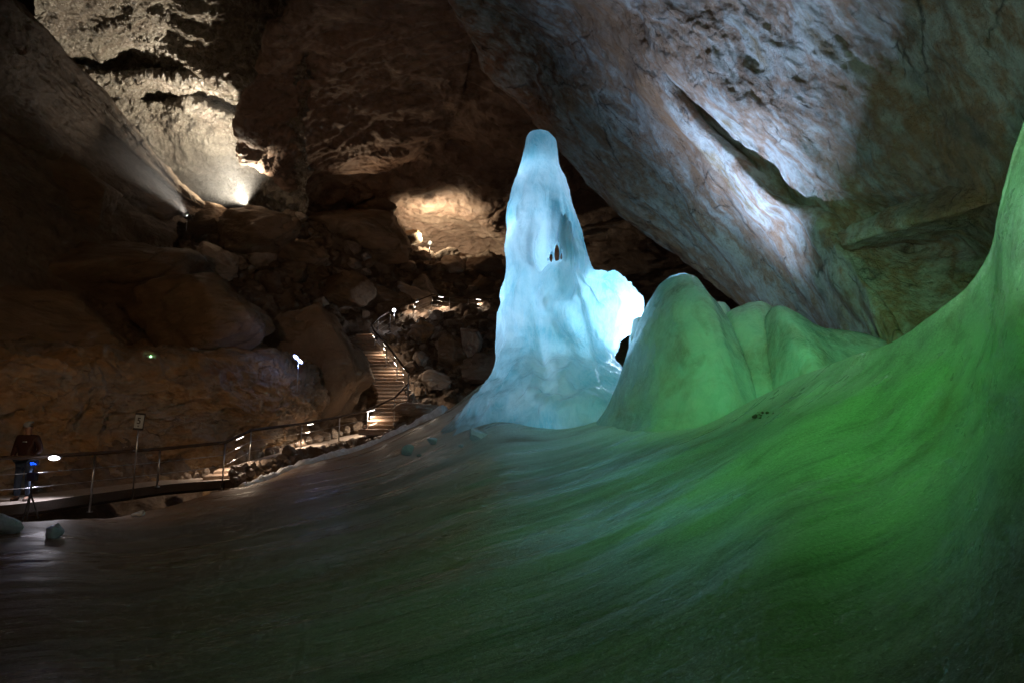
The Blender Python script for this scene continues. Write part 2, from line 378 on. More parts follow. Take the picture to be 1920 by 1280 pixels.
# --- the great tilted slab on the right: beds run from upper left to lower right
def pl(pts, t):
    pts = np.array(pts, float); s = np.concatenate([[0], np.cumsum(np.hypot(*np.diff(pts[:, :2], axis=0).T))]); s /= s[-1]
    return np.array([[np.interp(q, s, pts[:, k]) for k in range(3)] for q in t])
T = np.linspace(0, 1, 12)
edge = [(800, -60, 23), (880, 60, 26), (905, 105, 26.5), (1000, 225, 27), (1130, 370, 27.5), (1200, 425, 27.5), (1290, 490, 27), (1350, 545, 26), (1400, 590, 25), (1470, 650, 23.5), (1560, 740, 22)]
c1 = [(840, -90, 22), (935, 40, 25), (1045, 190, 25.2), (1180, 340, 25), (1300, 440, 24.3), (1420, 560, 22.6), (1560, 680, 20.5), (1650, 760, 19)]
c2 = [(940, -130, 20.5), (1060, 40, 22.6), (1150, 150, 22.6), (1270, 290, 22), (1400, 420, 20.8), (1500, 530, 19.4), (1590, 640, 18), (1690, 770, 16.5)]
rid = [(1120, -170, 17.6), (1190, -20, 19.2), (1215, 60, 19.7), (1250, 180, 19.7), (1370, 297, 18.9), (1425, 368, 18.1), (1520, 402, 17.2), (1580, 460, 16.3), (1600, 520, 15.9), (1640, 572, 15.4), (1690, 660, 14.5), (1760, 800, 13.5)]
tro = [(x + 16 + 3 * (i > 3), y - 9, d + (0.5 if i < 4 else .35)) for i, (x, y, d) in enumerate(rid)]
tr2 = [(1150, -180, 17.4), (1207, 0, 19.9), (1225, 70, 20.6), (1290, 185, 20.2), (1400, 270, 18.9), (1470, 350, 17.9), (1560, 400, 17.0), (1620, 455, 16.5), (1680, 520, 16.5), (1740, 580, 15.9), (1800, 660, 15.0), (1880, 800, 14.3)]
und = [(1150, -190, 17), (1198, 0, 18.9), (1206, 50, 19.0), (1260, 120, 18.9), (1320, 170, 18.5), (1390, 225, 18.1), (1450, 270, 17.7), (1520, 330, 17.1), (1600, 390, 16.4), (1700, 470, 16.2), (1800, 560, 15.6), (1900, 680, 14.4)]
up1 = [(1160, -200, 16.5), (1212, 0, 18.3), (1222, 42, 18.3), (1285, 105, 18.2), (1345, 155, 17.8), (1410, 210, 17.3), (1470, 255, 17.0), (1545, 310, 16.6), (1640, 375, 15.7), (1740, 440, 16.0), (1850, 520, 15.2), (1960, 640, 14.0)]
up2 = [(1260, -260, 14.6), (1400, -10, 16.2), (1480, 90, 16.0), (1560, 180, 15.5), (1660, 270, 14.8), (1760, 340, 14.0), (1860, 400, 13.2), (1960, 460, 12.5), (2060, 540, 11.8)]
up3 = [(1400, -330, 12.8), (1560, -60, 14.0), (1690, 60, 13.7), (1790, 160, 13.1), (1880, 240, 12.5), (1990, 330, 11.8), (2120, 440, 11.0)]
up4 = [(1560, -420, 10.6), (1760, -160, 11.6), (1900, 0, 11.4), (2010, 110, 10.9), (2150, 260, 10.2), (2300, 400, 9.5)]
up5 = [(1760, -560, 8.3), (2000, -300, 9.0), (2180, -100, 8.8), (2340, 80, 8.3), (2500, 300, 7.8)]
bk = [(x + 130, y + 10, d + 7) for x, y, d in edge]; bk0 = [(x + 22, y - 6, d + 1.6) for x, y, d in edge]
slab_rows = [pl(c, T) for c in (bk, bk0, edge, c1, c2, rid, tro, tr2, und, up1, up2, up3, up4, up5)]
al = np.array(SLAB_AL) / np.linalg.norm(SLAB_AL)
def slabdisp(P):
    a = P @ al
    Q = P - al * a[..., None] * .6                    # beds stretched along the slab
    W = Q * .42 + .4 * np.stack([perlin(P * .3 + 3), perlin(P * .3 + 31), perlin(P * .3 + 71)], -1)
    h = fbm(W, 5, .5)
    return .30 * (.6 * h + .4 * terrace(h, 5, .6)) + .07 * ridged(Q * .8 + 5, 4, .5) + .018 * fbm(P * 2.6, 3, .5)
G = np.array([cr(r, 12) if len(r) != 12 else r for r in slab_rows])
sheet("cave_wall_right", G, 900, 760, slabdisp, m_slab, kind="structure")

# deep shelf low in the right wall, its flat underside facing the ice
sh = [[(1575, 440, 16.3), (1680, 385, 15.0), (1780, 350, 14.05), (1880, 310, 13.1), (2050, 250, 11.6)],
      [(1578, 458, 16.0), (1682, 424, 14.7), (1782, 398, 13.7), (1882, 372, 12.8), (2050, 320, 11.3)],
      [(1580, 462, 16.1), (1690, 432, 15.0), (1790, 406, 14.0), (1890, 381, 13.1), (2050, 330, 11.6)],
      [(1585, 466, 16.4), (1700, 452, 15.9), (1800, 436, 15.0), (1900, 420, 14.1), (2050, 385, 12.7)],
      [(1590, 470, 16.4), (1710, 466, 16.1), (1810, 456, 15.3), (1900, 448, 14.4), (2050, 425, 13.1)],
      [(1598, 510, 16.0), (1710, 510, 15.7), (1810, 505, 15.0), (1900, 500, 14.2), (2050, 490, 13.0)],
      [(1640, 574, 15.3), (1730, 575, 15.0), (1820, 575, 14.5), (1900, 575, 13.8), (2050, 575, 12.7)],
      [(1690, 720, 14.3), (1760, 720, 14.0), (1840, 720, 13.5), (1900, 720, 12.9), (2050, 720, 11.9)]]
sheet("cave_wall_shelf", sh, 360, 300, rockdisp(.13, .7, .4, (1, 1, 1)), m_slab, kind="structure")

# --- rubble slope under the boulders
rx = [-350, -100, 100, 300, 450, 600, 700, 800, 950, 1150, 1350, 1550]
rub_rows = [
    row([1120, 1100, 1080, 1050, 1020, 960, 900, 860, 840, 800, 760, 740], [14.5, 16, 17, 20, 23, 27, 29.3, 31, 30, 30, 30, 30], rx),
    row([1000, 985, 965, 935, 900, 860, 830, 810, 780, 760, 730, 700], [16, 17, 18.5, 21.5, 24.5, 28.5, 30.2, 31, 30.5, 31, 31, 31], rx),
    row([820, 810, 800, 790, 780, 770, 745, 730, 700, 700, 690, 680], [19, 20, 21, 23.5, 26.5, 30.5, 31.5, 33, 34, 36, 36, 36], rx),
    row([700, 700, 690, 680, 680, 690, 650, 650, 640, 650, 650, 650], [22, 23, 24, 26, 29, 34, 36.5, 37, 39, 42, 42, 42], rx),
    row([640, 640, 630, 620, 610, 620, 620, 600, 592, 610, 620, 630], [24, 25, 26, 28.5, 32, 37, 39.5, 43.5, 46, 47, 46, 44], rx),
    row([560, 560, 560, 550, 540, 550, 570, 566, 566, 590, 605, 620], [27, 28, 30, 33, 36, 40, 43, 47.5, 49, 50, 49, 46], rx),
    row([490, 490, 480, 470, 460, 460, 490, 520, 530, 570, 595, 615], [31, 32, 34, 37, 39.5, 43, 46, 50, 51, 52, 51, 47], rx),
    row([410, 410, 405, 405, 412, 400, 420, 475, 492, 560, 590, 612], [36, 36, 37.5, 39.2, 40.5, 46, 49, 52, 53, 53, 52, 48], rx),
    row([440, 440, 440, 440, 440, 430, 460, 500, 510, 580, 600, 620], [40, 40, 42, 43, 44, 49, 52, 55, 56, 56, 55, 51], rx),
]
_, TP = sheet("rubble_slope", rub_rows, 560, 460, rockdisp(.7, .5, .5), m_rub, kind="structure")
# look-up of the slope's depth behind a picture position
tx, ty, td = [a.ravel() for a in proj(TP)]
_cell = {}
for a, b, c in zip(tx, ty, td):
    k = (int(a // 14), int(b // 14))
    if k not in _cell or c < _cell[k]: _cell[k] = c
def terr(px, py):
    for r in range(0, 5):
        v = [_cell[k] for k in ((int(px // 14) + i, int(py // 14) + j) for i in range(-r, r + 1) for j in range(-r, r + 1)) if k in _cell]
        if v: return float(np.median(v))
    return 30.

# ================================================================== BOULDERS
def rockmesh(seed, sub=4, flat=.9, rough=.06, planes=13, size=1.0):
    r_ = np.random.default_rng(seed)
    bm = bmesh.new(); bmesh.ops.create_icosphere(bm, subdivisions=sub, radius=1)
    D = np.array([v.co[:] for v in bm.verts]); D /= np.linalg.norm(D, axis=1)[:, None]
    nn = r_.normal(size=(planes, 3)); nn /= np.linalg.norm(nn, axis=1)[:, None]; h = r_.uniform(.48, .80, planes + 4)[:planes]
    q = np.maximum(D @ nn.T, .02) / h                     # 1/r for each cutting plane
    inv = (np.sum(q**(18 * flat), 1) + 1.0)**(1 / (18 * flat))
    rad = 1 / inv
    P = D * rad[:, None]
    s = seed * 7.7
    rad2 = 1 + rough * 1.6 * fbm(P * 1.7 + s, 5, .55) + rough * (ridged(P * 3.3 + s, 4) - .5) * .7 + rough * .35 * fbm(P * 9 + s, 4, .6)
    P = P * rad2[:, None]
    P = P + .035 * (terrace(fbm(P * 2.1 + s, 3), 3, .3) * D.T).T
    mn, mx = P.min(0), P.max(0); P = (P - (mn + mx) / 2) / ((mx - mn) / 2)     # fills the box -1..1
    for v, p in zip(bm.verts, P): v.co = p
    me = bpy.data.meshes.new("boulder"); bm.to_mesh(me); bm.free()
    me.polygons.foreach_set("use_smooth", [True] * len(me.polygons))
    return me
def boulder(px, py, hw, hh, d, seed, label, mat=None, tilt=0, deep=1.0, name="boulder", cat="boulder", group=None, sub=5, flat=3.0, rough=.05, planes=12):
    me = rockmesh(seed, sub, flat, rough, planes); me.materials.append(mat or m_boul)
    o = bpy.data.objects.new(name, me); COL.objects.link(o)
    o.location = at(px, py, d); k = d / F
    o.scale = (hw * k, max(hw, hh) * .8 * k * deep, hh * k); o.rotation_euler = (0, R(tilt), 0)
    setp(o, label, cat, group); return o

boulder(600, 694, 104, 122, 30.0, 11, "huge dark wedge-shaped boulder immediately left of the staircase", tilt=14, deep=.7, planes=8, rough=.05)
boulder(372, 605, 138, 86, 26.0, 12, "very large rounded dark boulder above the green lamp", tilt=-4, planes=9, rough=.05)
boulder(80, 622, 165, 84, 24.5, 13, "big dark boulder at the left picture edge, sloping down to the ochre outcrop", tilt=14, planes=8, rough=.05)
boulder(205, 510, 165, 78, 29.5, 14, "broad brown boulder with a pointed right end in the middle of the left slope", tilt=-8, planes=10)
boulder(30, 415, 78, 62, 31.0, 15, "dark rounded boulder high up against the left picture edge", planes=10)
boulder(182, 418, 98, 46, 32.5, 16, "flat-topped brown boulder under the long slanting slab, left of the small beam lamp", planes=8)
boulder(484, 430, 80, 42, 37.4, 17, "ochre boulder right below the brightest upward beam", m_boul, planes=9)
boulder(382, 411, 50, 30, 38.6, 18, "grey-brown boulder between the two misty light beams", planes=9)
boulder(402, 494, 44, 34, 35.5, 19, "grey slab-like boulder with a sharp edge facing left, below the beams", m_boul2, 22, planes=7)
boulder(662, 445, 108, 48, 46.0, 20, "long smooth dark boulder below the red-lit stone", tilt=3, planes=9, rough=.04)
boulder(700, 400, 46, 32, 50.0, 21, "dark overhanging block above the red-lit stone", tilt=10, planes=8)
boulder(560, 640, 66, 62, 30.0, 22, "dark boulder leaning behind the blue lamp", tilt=20, planes=9)
boulder(664, 402, 19, 12, 49.5, 23, "small rough stone glowing red on the crest", simple("red_lit_stone", (.42, .15, .10), .6, 0, .05), planes=9)  # red light on this stone is painted into its base colour
boulder(790, 622, 26, 24, 37.5, 24, "squarish rusty boulder beside the bend of the upper path", m_och, planes=8)
boulder(884, 642, 22, 34, 34.5, 25, "pale pointed boulder leaning left in the rubble beside the ice column", m_boul2, -24, planes=7)
boulder(856, 668, 46, 36, 34.8, 26, "brown slanting boulder under the pale pointed one", m_boul, 28, planes=8)
boulder(820, 712, 28, 20, 32.5, 27, "grey rounded boulder in the rubble right of the staircase", m_boul2, planes=10)
boulder(905, 690, 42, 30, 32.5, 28, "dark boulder touching the left side of the ice column", m_rub, planes=9)
boulder(780, 768, 44, 18, 27.6, 29, "low pale frosted boulder at the foot of the staircase rail", m_boul2, -8, planes=9)
boulder(652, 810, 30, 28, 30.0, 30, "dark stone tucked under the rock left of the lowest step", planes=9)
boulder(716, 560, 52, 22, 43.0, 31, "brown boulder above the top of the stairs", m_boul, 12, planes=8)
boulder(648, 540, 56, 38, 40.0, 32, "pale-edged boulder left above the stairs", m_boul, 24, planes=8)
boulder(770, 560, 40, 26, 46.5, 33, "triangular boulder behind the round white path lamp", m_boul2, 8, planes=7)
boulder(100, 352, 135, 78, 29.5, 40, "big brown boulder under the middle of the long slanting slab", tilt=26, planes=9)
boulder(556, 478, 60, 34, 39.5, 34, "dark boulder right of the ochre one on the upper slope", tilt=8, planes=9)
boulder(742, 438, 22, 14, 51.0, 35, "reddish stone on the crest left of the warm spotlight", m_och, planes=8)
boulder(768, 444, 24, 18, 51.2, 36, "orange stone on the crest beside the warm spotlight", m_och, planes=8)
boulder(836, 476, 26, 14, 52.0, 37, "dark block on the crest in front of the warm spotlight", m_rub, planes=7)
boulder(905, 502, 44, 20, 51.5, 38, "dark ridge stone on the crest left of the ice column", m_rub, planes=9)
boulder(300, 392, 36, 24, 34.0, 39, "ochre stone at the foot of the slanting slab, lit by the small beam", m_och, 12, planes=8)

# stones of the slope: a dozen shapes, copied
shapes = []
for s in range(12):
    me = rockmesh(200 + s, 4, 1.7, .07, 9); shapes.append(me)
mats3 = [m_boul, m_boul2, m_rub, m_boul]
proto = {}
def stone(px, py, r, d, group, label, name="rubble_stone", cat="stone", mi=None, zs=.75, up=0):
    s = random.randrange(12); mi = random.choice((0, 1, 2, 3)) if mi is None else mi
    if (s, mi) not in proto:
        me = shapes[s].copy(); me.materials.append(mats3[mi]); proto[(s, mi)] = me
    o = bpy.data.objects.new(name, proto[(s, mi)]); COL.objects.link(o)
    o.location = at(px, py, d); k = r * d / F
    o.scale = (k * random.uniform(.8, 1.3), k * random.uniform(.8, 1.2), k * zs * random.uniform(.75, 1.2))
    o.rotation_euler = (random.uniform(-.4, .4), random.uniform(-.4, .4), random.uniform(0, 6.28))
    setp(o, label, cat, group); return o
def scatter(n, poly, rr, group, label, avoid=1.0, **k):
    pts = []; P = np.array(poly); x0, y0 = P.min(0); x1, y1 = P.max(0); tries = 0
    while len(pts) < n and tries < 40 * n:
        tries += 1; x = random.uniform(x0, x1); y = random.uniform(y0, y1); ins = False; j = len(P) - 1
        for i in range(len(P)):
            if (P[i][1] > y) != (P[j][1] > y) and x < (P[j][0] - P[i][0]) * (y - P[i][1]) / (P[j][1] - P[i][1]) + P[i][0]: ins = not ins
            j = i
        r = rr[0] + (rr[1] - rr[0]) * random.random()**2.2
        if not ins or any((x - a)**2 + (y - b)**2 * 2 < ((r + c) * .72 * avoid)**2 for a, b, c in pts): continue
        pts.append((x, y, r)); stone(x, y, r, terr(x, y) - r * .25 * 40 / F, group, label, **k)
scatter(120, [(240, 430), (420, 440), (560, 400), (760, 470), (940, 500), (940, 550), (830, 545), (720, 590), (640, 600), (560, 560), (450, 520), (330, 500)], (9, 34),
        "stones strewn over the dark upper slope", "brown angular stone strewn on the dark slope above the stairs and path")
scatter(120, [(735, 610), (840, 580), (935, 590), (932, 690), (880, 735), (800, 760), (775, 720), (760, 680), (725, 640)], (4, 20),
        "loose stones below the upper path", "dark loose stone in the rubble between staircase and ice column")
scatter(28, [(715, 632), (800, 592), (830, 585), (838, 596), (760, 640), (735, 650)], (3, 10),
        "lit stones edging the upper path", "small warm-lit stone at the edge of the upper path", mi=1)

# low ochre outcrop behind the walkway: rounded right end
ox = [-420, -150, 0, 150, 300, 430, 520, 568, 592, 600]
def orow(ys, ds, xs=None): return [(x, y, d) for x, y, d in zip(xs or ox, ys, ds)]
out_rows = [
    orow([640, 650, 655, 650, 655, 655, 665, 680, 690, 695], [21, 22, 23, 25.5, 28, 29.5, 31, 32, 33, 34]),
    orow([672, 676, 675, 668, 670, 670, 674, 686, 694, 700], [18.4, 18.9, 19.7, 21.7, 23.6, 25.2, 26.8, 28, 29.5, 31.5]),
    orow([692, 692, 694, 686, 688, 688, 694, 702, 708, 712], [16.8, 17.3, 18.3, 20.5, 22.6, 24.3, 25.8, 26.8, 28, 30.5]),
    orow([740, 740, 742, 735, 735, 735, 738, 742, 744, 746], [16.2, 16.8, 18.0, 20.2, 22.3, 24.0, 25.6, 26.5, 27.8, 30.5], [-420, -150, 0, 150, 300, 430, 522, 574, 600, 607]),
    orow([800, 800, 800, 790, 785, 780, 775, 772, 772, 772], [16.3, 16.9, 18.2, 20.4, 22.5, 24.2, 25.7, 26.7, 28, 30.5], [-420, -150, 0, 150, 300, 430, 520, 566, 590, 597]),
    orow([880, 880, 875, 860, 845, 830, 810, 795, 788, 785], [16.1, 16.6, 18.0, 20.2, 22.3, 24.2, 26.0, 27.2, 28.4, 30.8], [-420, -150, 0, 150, 300, 430, 510, 550, 572, 580]),
    orow([960, 965, 955, 935, 905, 875, 845, 825, 812, 806], [16.0, 16.4, 17.8, 19.9, 22.0, 24.0, 26.0, 27.5, 28.8, 31], [-420, -150, 0, 150, 300, 430, 505, 545, 566, 575]),
    orow([1060, 1060, 1045, 1010, 970, 930, 890, 860, 840, 830], [15.9, 16.2, 17.5, 19.6, 21.7, 23.8, 25.9, 27.6, 29, 31.2], [-420, -150, 0, 150, 300, 430, 505, 545, 566, 575]),
]
o, OP = sheet("rock_outcrop", out_rows, 620, 300, rockdisp(.55, .45, .55, (1, 1, 1.6), 5), m_och)
setp(o, "long low ochre and grey rock outcrop behind the lit walkway", "rock")

# ================================================================== ICE
# --- the flowing ice sheet
fx = [-600, -250, 0, 100, 250, 430, 560, 700, 840, 932, 1040, 1160, 1340, 1500, 1665, 1790, 1860, 1888, 1928, 2060, 2300, 2750]
fs = [1010, 1000, 990, 984, 966, 916, 872, 834, 770, 716, 760, 764, 772, 703, 637, 550, 460, 330, 190, -60, -420, -1000]
fd = [11.5, 12.2, 12.8, 13.3, 15.5, 19, 22.3, 24.5, 24, 23.2, 21.5, 18.6, 14.4, 12.2, 10.4, 9.3, 8.6, 8.2, 7.9, 7.2, 6.2, 4.9]
fb = [4.6, 4.4, 4.3, 4.25, 4.2, 4.1, 4.05, 4.0, 3.95, 3.9, 3.85, 3.75, 3.6, 3.45, 3.3, 3.15, 3.05, 3.0, 2.95, 2.8, 2.6, 2.3]
fxb = [-900, -500, -100, 40, 230, 420, 560, 690, 800, 890, 990, 1100, 1240, 1380, 1540, 1680, 1790, 1870, 1960, 2200, 2600, 3500]
f0 = [1010, 1000, 990, 984, 966, 916, 872, 834, 803, 786, 775, 766, 748, 703, 637, 550, 460, 330, 190, -60, -420, -1000]
K = 34
fr = []
for i in range(K):
    s = i / (K - 1); y0 = 1480
    r = []
    for x, xb, y1, ys, d, b in zip(fx, fxb, fs, f0, fd, fb):
        e = s**.9; y = ys + (y1 - ys) * s**9
        yy = y0 + (y - y0) * e
        # on the right the sheet sweeps up like a wave: steepest close to its lip
        w = max(0, min(1, (x - 1450) / 350)) ; w = w * w * (3 - 2 * w)
        inv = 1 / b + (1 / d - 1 / b) * (e * (1 - w) + w * (1 - (1 - e)**1.55))
        r.append((xb + (x - xb) * (s**.8), yy, 1 / inv))
    fr.append(r)
fr.append([(x + (14 if x > 1700 else 0), y + (2 if x < 1700 else 6), d + .35) for x, y, d in fr[-1]])
fr.append([(x + (60 if x > 1700 else 0), y + (22 if x < 1700 else 30), d + 1.0) for x, y, d in fr[-2]])
fr.append([(x + (160 if x > 1700 else 0), y + (120 if x < 1700 else 120), d + 2.2) for x, y, d in fr[-3]])
flow = np.array((.93, .33, .15)); flow /= np.linalg.norm(flow)
def icedisp(P):
    a = P @ flow; Q = P - flow * a[..., None] * .86
    px, py, d = proj(P)
    k = np.clip(d / 12, .25, 1)
    return k * (.09 * fbm(Q * .4, 3, .45) + .016 * fbm(Q * 2.0 + 9, 3, .5)) + .005 * fbm(Q * 6.5 + 3, 3, .5)
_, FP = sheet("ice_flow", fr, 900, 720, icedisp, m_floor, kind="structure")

_FX, _FY = np.arange(-5, 12, .25), np.arange(9, 25, .25)
_q = FP[:-60].reshape(-1, 3); _w = np.histogram2d(_q[:, 0], _q[:, 1], [_FX, _FY])[0]; _h = np.histogram2d(_q[:, 0], _q[:, 1], [_FX, _FY], weights=_q[:, 2])[0]
_H = np.where(_w > 0, _h / np.maximum(_w, 1), np.nan)
for _ in range(80):
    n_ = np.stack([np.roll(_H, s, a) for s, a in ((1, 0), (-1, 0), (1, 1), (-1, 1))])
    with np.errstate(all='ignore'):
        import warnings; warnings.simplefilter('ignore'); m_ = np.nanmean(n_, 0)
    _H = np.where(np.isnan(_H), m_, _H)
for _ in range(3): _H = (_H + np.roll(_H, 1, 0) + np.roll(_H, -1, 0) + np.roll(_H, 1, 1) + np.roll(_H, -1, 1)) / 5
def fz(X, Y):
    """height of the ice sheet"""
    a = np.clip((X - _FX[0]) / .25 - .5, 0, _H.shape[0] - 1.001); b = np.clip((Y - _FY[0]) / .25 - .5, 0, _H.shape[1] - 1.001)
    i, j = a.astype(int), b.astype(int); a, b = a - i, b - j
    return (_H[i, j] * (1 - a) + _H[i + 1, j] * a) * (1 - b) + (_H[i, j + 1] * (1 - a) + _H[i + 1, j + 1] * a) * b
def vdb_obj(name, Fld, o0, h, mat, label, cat):
    g = openvdb.FloatGrid(1.0); g.copyFromArray(Fld.astype(np.float32))
    p, q = g.convertToQuads(isovalue=0.0)
    V = p * h + np.array(o0)
    o = mesh_obj(name, V, q[:, ::-1].copy(), mat); setp(o, label, cat); return o
def grid3(x0, x1, y0, y1, z0, z1, h):
    X, Y, Z = np.meshgrid(np.arange(x0, x1, h), np.arange(y0, y1, h), np.arange(z0, z1, h), indexing='ij')
    return X, Y, Z, np.stack([X, Y, Z], -1)
def up(Pg, f, st=4):
    """slow noise sampled on every 4th voxel and filled in between"""
    n = Pg.shape[:3]; idx = [np.unique(np.append(np.arange(0, m, st), m - 1)) for m in n]
    A = f(Pg[np.ix_(*idx)])
    for ax in range(3):
        t = np.arange(n[ax]); ii = idx[ax]; j = np.clip(np.searchsorted(ii, t, side='right') - 1, 0, len(ii) - 2)
        w = (t - ii[j]) / (ii[j + 1] - ii[j]); sh = [1, 1, 1]; sh[ax] = -1; w = w.reshape(sh)
        A = np.take(A, j, ax) * (1 - w) + np.take(A, j + 1, ax) * w
    return A
def smin(a, b, k):
    h = np.clip(.5 + .5 * (b - a) / k, 0, 1); return b * (1 - h) + a * h - k * h * (1 - h)
def smax(a, b, k): return -smin(-a, -b, k)
def ell(X, Y, Z, px, py, Yc, rx, ry, rz, tilt=0):
    c = atY(px, py, Yc); k = Yc / F
    dx, dz = X - c[0], Z - c[2]
    if tilt: t = R(tilt); dx, dz = dx * math.cos(t) + dz * math.sin(t), -dx * math.sin(t) + dz * math.cos(t)
    a, b, c_ = rx * k, ry, rz * k
    q = np.sqrt((dx / a)**2 + ((Y - c[1]) / b)**2 + (dz / c_)**2)
    return (q - 1) * min(a, b, c_)

# --- the tall column
YC = 20.5
def zx(pts, Y):
    W = np.array([atY(x, y, Y) for x, y in pts]); i = np.argsort(W[:, 2]); return W[i, 2], W[i, 0]
Lz, Lx = zx([(1005, 229), (999, 237), (989, 258), (979, 305), (966, 350), (955, 395), (950, 440), (947, 500), (943, 540), (937, 580), (935, 640), (932, 685), (922, 715), (905, 745), (893, 775), (885, 815)], YC)
Rz, Rx = zx([(1007, 229), (1013, 238), (1028, 249), (1041, 264), (1046, 310), (1056, 335), (1064, 368), (1077, 410), (1086, 450), (1093, 490), (1097, 520), (1108, 560), (1125, 610), (1140, 650), (1152, 690), (1172, 735), (1230, 780), (1300, 830)], YC)
X, Y, Z, P = grid3(-3.2, 6.2, 17.2, 23.4, 1.0, 11.6, .055)
n1 = up(P, lambda q: fbm(q * .8, 3, .5)); n2 = up(P, lambda q: fbm(q * np.array((2.2, 2.2, .7)) + 7, 2, .5), 2)
zt = atY(1008, 226, YC)[2]
xl = np.interp(Z, Lz, Lx); xr = np.interp(Z, Rz, Rx)
cx = (xl + xr) / 2; ax = np.maximum((xr - xl) / 2, .02)
ay = np.minimum(ax * .85, 1.55); ay = np.where(Z < 4.2, ay + (4.2 - Z) * .35, ay)
q = np.sqrt(((X - cx) / ax)**2 + ((Y - YC) / ay)**2)
col = (q - 1) * np.maximum(np.minimum(ax, ay), .35)
col = smax(col, Z - zt, .12)
lobe = ell(X, Y, Z, 1118, 600, YC + .1, 72, 1.0, 88, -18)
lobe = smin(lobe, ell(X, Y, Z, 1148, 588, YC + .2, 42, .55, 54, -30), .25)
foot = ell(X, Y, Z, 1070, 790, YC - .6, 150, 2.6, 80)
col = smin(col, lobe, .13); col = smin(col, foot, 1.1); edc = np.minimum(np.minimum(X + 3.2, 6.2 - X), np.minimum(Y - 17.2, 23.4 - Y)); col = smin(col, Z - fz(X, Y) + .08 + .5 * np.clip(1.2 - edc, 0, 1.2), .7)
n3 = up(P, lambda q: ridged(q * np.array((1.5, 1.5, .8)) + 4, 2, .5), 2)
col = col + (.11 * n1 + .07 * n2 * np.clip((Z - 2.5), 0, 1) - .055 * n3) * np.clip((10.9 - Z) * .8, .25, 1)
# ribs of the frozen curtain down the right-hand side
ang = np.arctan2(X - cx, -(Y - YC)); m = np.clip((ang - .35) * 3, 0, 1) * np.clip((Z - 5.5) * 2, 0, 1) * np.clip((9.6 - Z), 0, 1)
col = col + m * .06 * np.sin(ang * 26 + 2 * n1)
# shallow groove and shell-like hollow with its ragged slits
c_ear = ell(X, Y, Z, 1038, 474, YC - 1.15, 38, .85, 62, 8)
col = smax(col, -c_ear, .10)
curt = ell(X, Y, Z, 1062, 462, YC - 1.0, 17, .34, 68, 6) + .03 * np.sin(X * 46 + n2 * 2)
col = smin(col, curt, .06)
bowl = ell(X, Y, Z, 1046, 532, YC - 1.0, 36, .62, 44); col = smin(col, bowl, .10)
lip = ell(X, Y, Z, 1018, 560, YC - 1.2, 20, .35, 40, -12); col = smin(col, lip, .12)
back = ell(X, Y, Z, 1044, 478, YC + 1.0, 24, 1.15, 30); col = smax(col, -back, .08)
for a, b, w, hh in ((1033, 484, 3.2, 11), (1044, 478, 4.6, 19), (1052, 484, 2.2, 11), (1027, 489, 1.8, 4)):
    c = atY(a, b, YC); k = YC / F
    slit = np.sqrt(((X - c[0] - (Y - YC) * .05) / (w * k))**2 + ((Z - c[2] - (Y - YC) * .158) / (hh * k))**2) - 1
    slit = np.maximum(slit * w * k, (Y - YC - 1.0)); col = np.maximum(col, -slit)
# furrows on the front
fur = ell(X, Y, Z, 1072, 600, YC - 1.6, 24, .55, 46, 28); col = smax(col, -fur, .22)
fur = ell(X, Y, Z, 996, 540, YC - 1.6, 13, .5, 150, 9); col = smax(col, -fur, .25)
fur = ell(X, Y, Z, 1032, 385, YC - 1.15, 17, .5, 62, -3); col = smax(col, -fur, .2)
# ragged underside of the lobe beside the lamp
c = atY(1172, 668, YC); k = YC / F
rag = ell(X, Y, Z, 1180, 662, YC, 28, 2.6, 44, -20) + .10 * up(P, lambda q: fbm(q * 3.3 + 2, 3, .7), 2)
col = np.maximum(col, -rag)
vdb_obj("ice_column", col, (-3.2, 17.2, 1.0), .055, m_ice, "tall glowing pale blue ice column with a shell-like hollow, tallest ice form in the cave", "ice column")

# --- the green mounds behind the ice sheet
def mound(name, prof, Yc, box_, depthk, h, label, seed=0, mat=m_mound, cre=(), lean=0, pw=1.75, sk=True):
    W = np.array([atY(x, y, Yc) for x, y in prof])
    X, Y, Z, P = grid3(*box_, h)
    zt_ = np.interp(X, W[:, 0], W[:, 2], left=-3, right=-3)
    # smooth the crest sideways a little with height so that flanks round off
    yy = Y - Yc - lean * (Z - 3)
    f = Z - zt_ + depthk * np.abs(yy)**pw
    gr = np.gradient(f, h); g = np.sqrt(gr[0]**2 + gr[1]**2 + gr[2]**2); f = f / np.clip(g, 1, 12)
    f = f + .05 * up(P, lambda q: fbm(q * .9 + seed, 3, .5)) + .018 * up(P, lambda q: fbm(q * np.array((2.5, 2.5, 1.2)) + seed, 2, .55))
    ed = np.minimum(np.minimum(X - box_[0], box_[1] - X), np.minimum(Y - box_[2], box_[3] - Y))
    if sk: f = smin(f, Z - fz(X, Y) + .10 + .5 * np.clip(1.4 - ed, 0, 1.4), .6)
    for (a, b, yo, rx_, ry_, rz_, t, kk) in cre:
        f = smax(f, -ell(X, Y, Z, a, b, Yc + yo, rx_, ry_, rz_, t), kk)
    return vdb_obj(name, f, (box_[0], box_[2], box_[4]), h, mat, label, "ice mound")
mound("ice_mound", [(1100, 830), (1140, 765), (1152, 735), (1166, 700), (1176, 670), (1186, 635), (1198, 603), (1214, 572), (1236, 536), (1258, 517), (1280, 511), (1298, 518), (1314, 542), (1332, 562), (1350, 590), (1380, 640), (1430, 720), (1500, 830)],
      17.0, (1.2, 8.0, 13.0, 20.5, .4, 6.6), .52, .055, "largest green ice mound with a rounded peak, right beside the ice column", 3, pw=1.6)
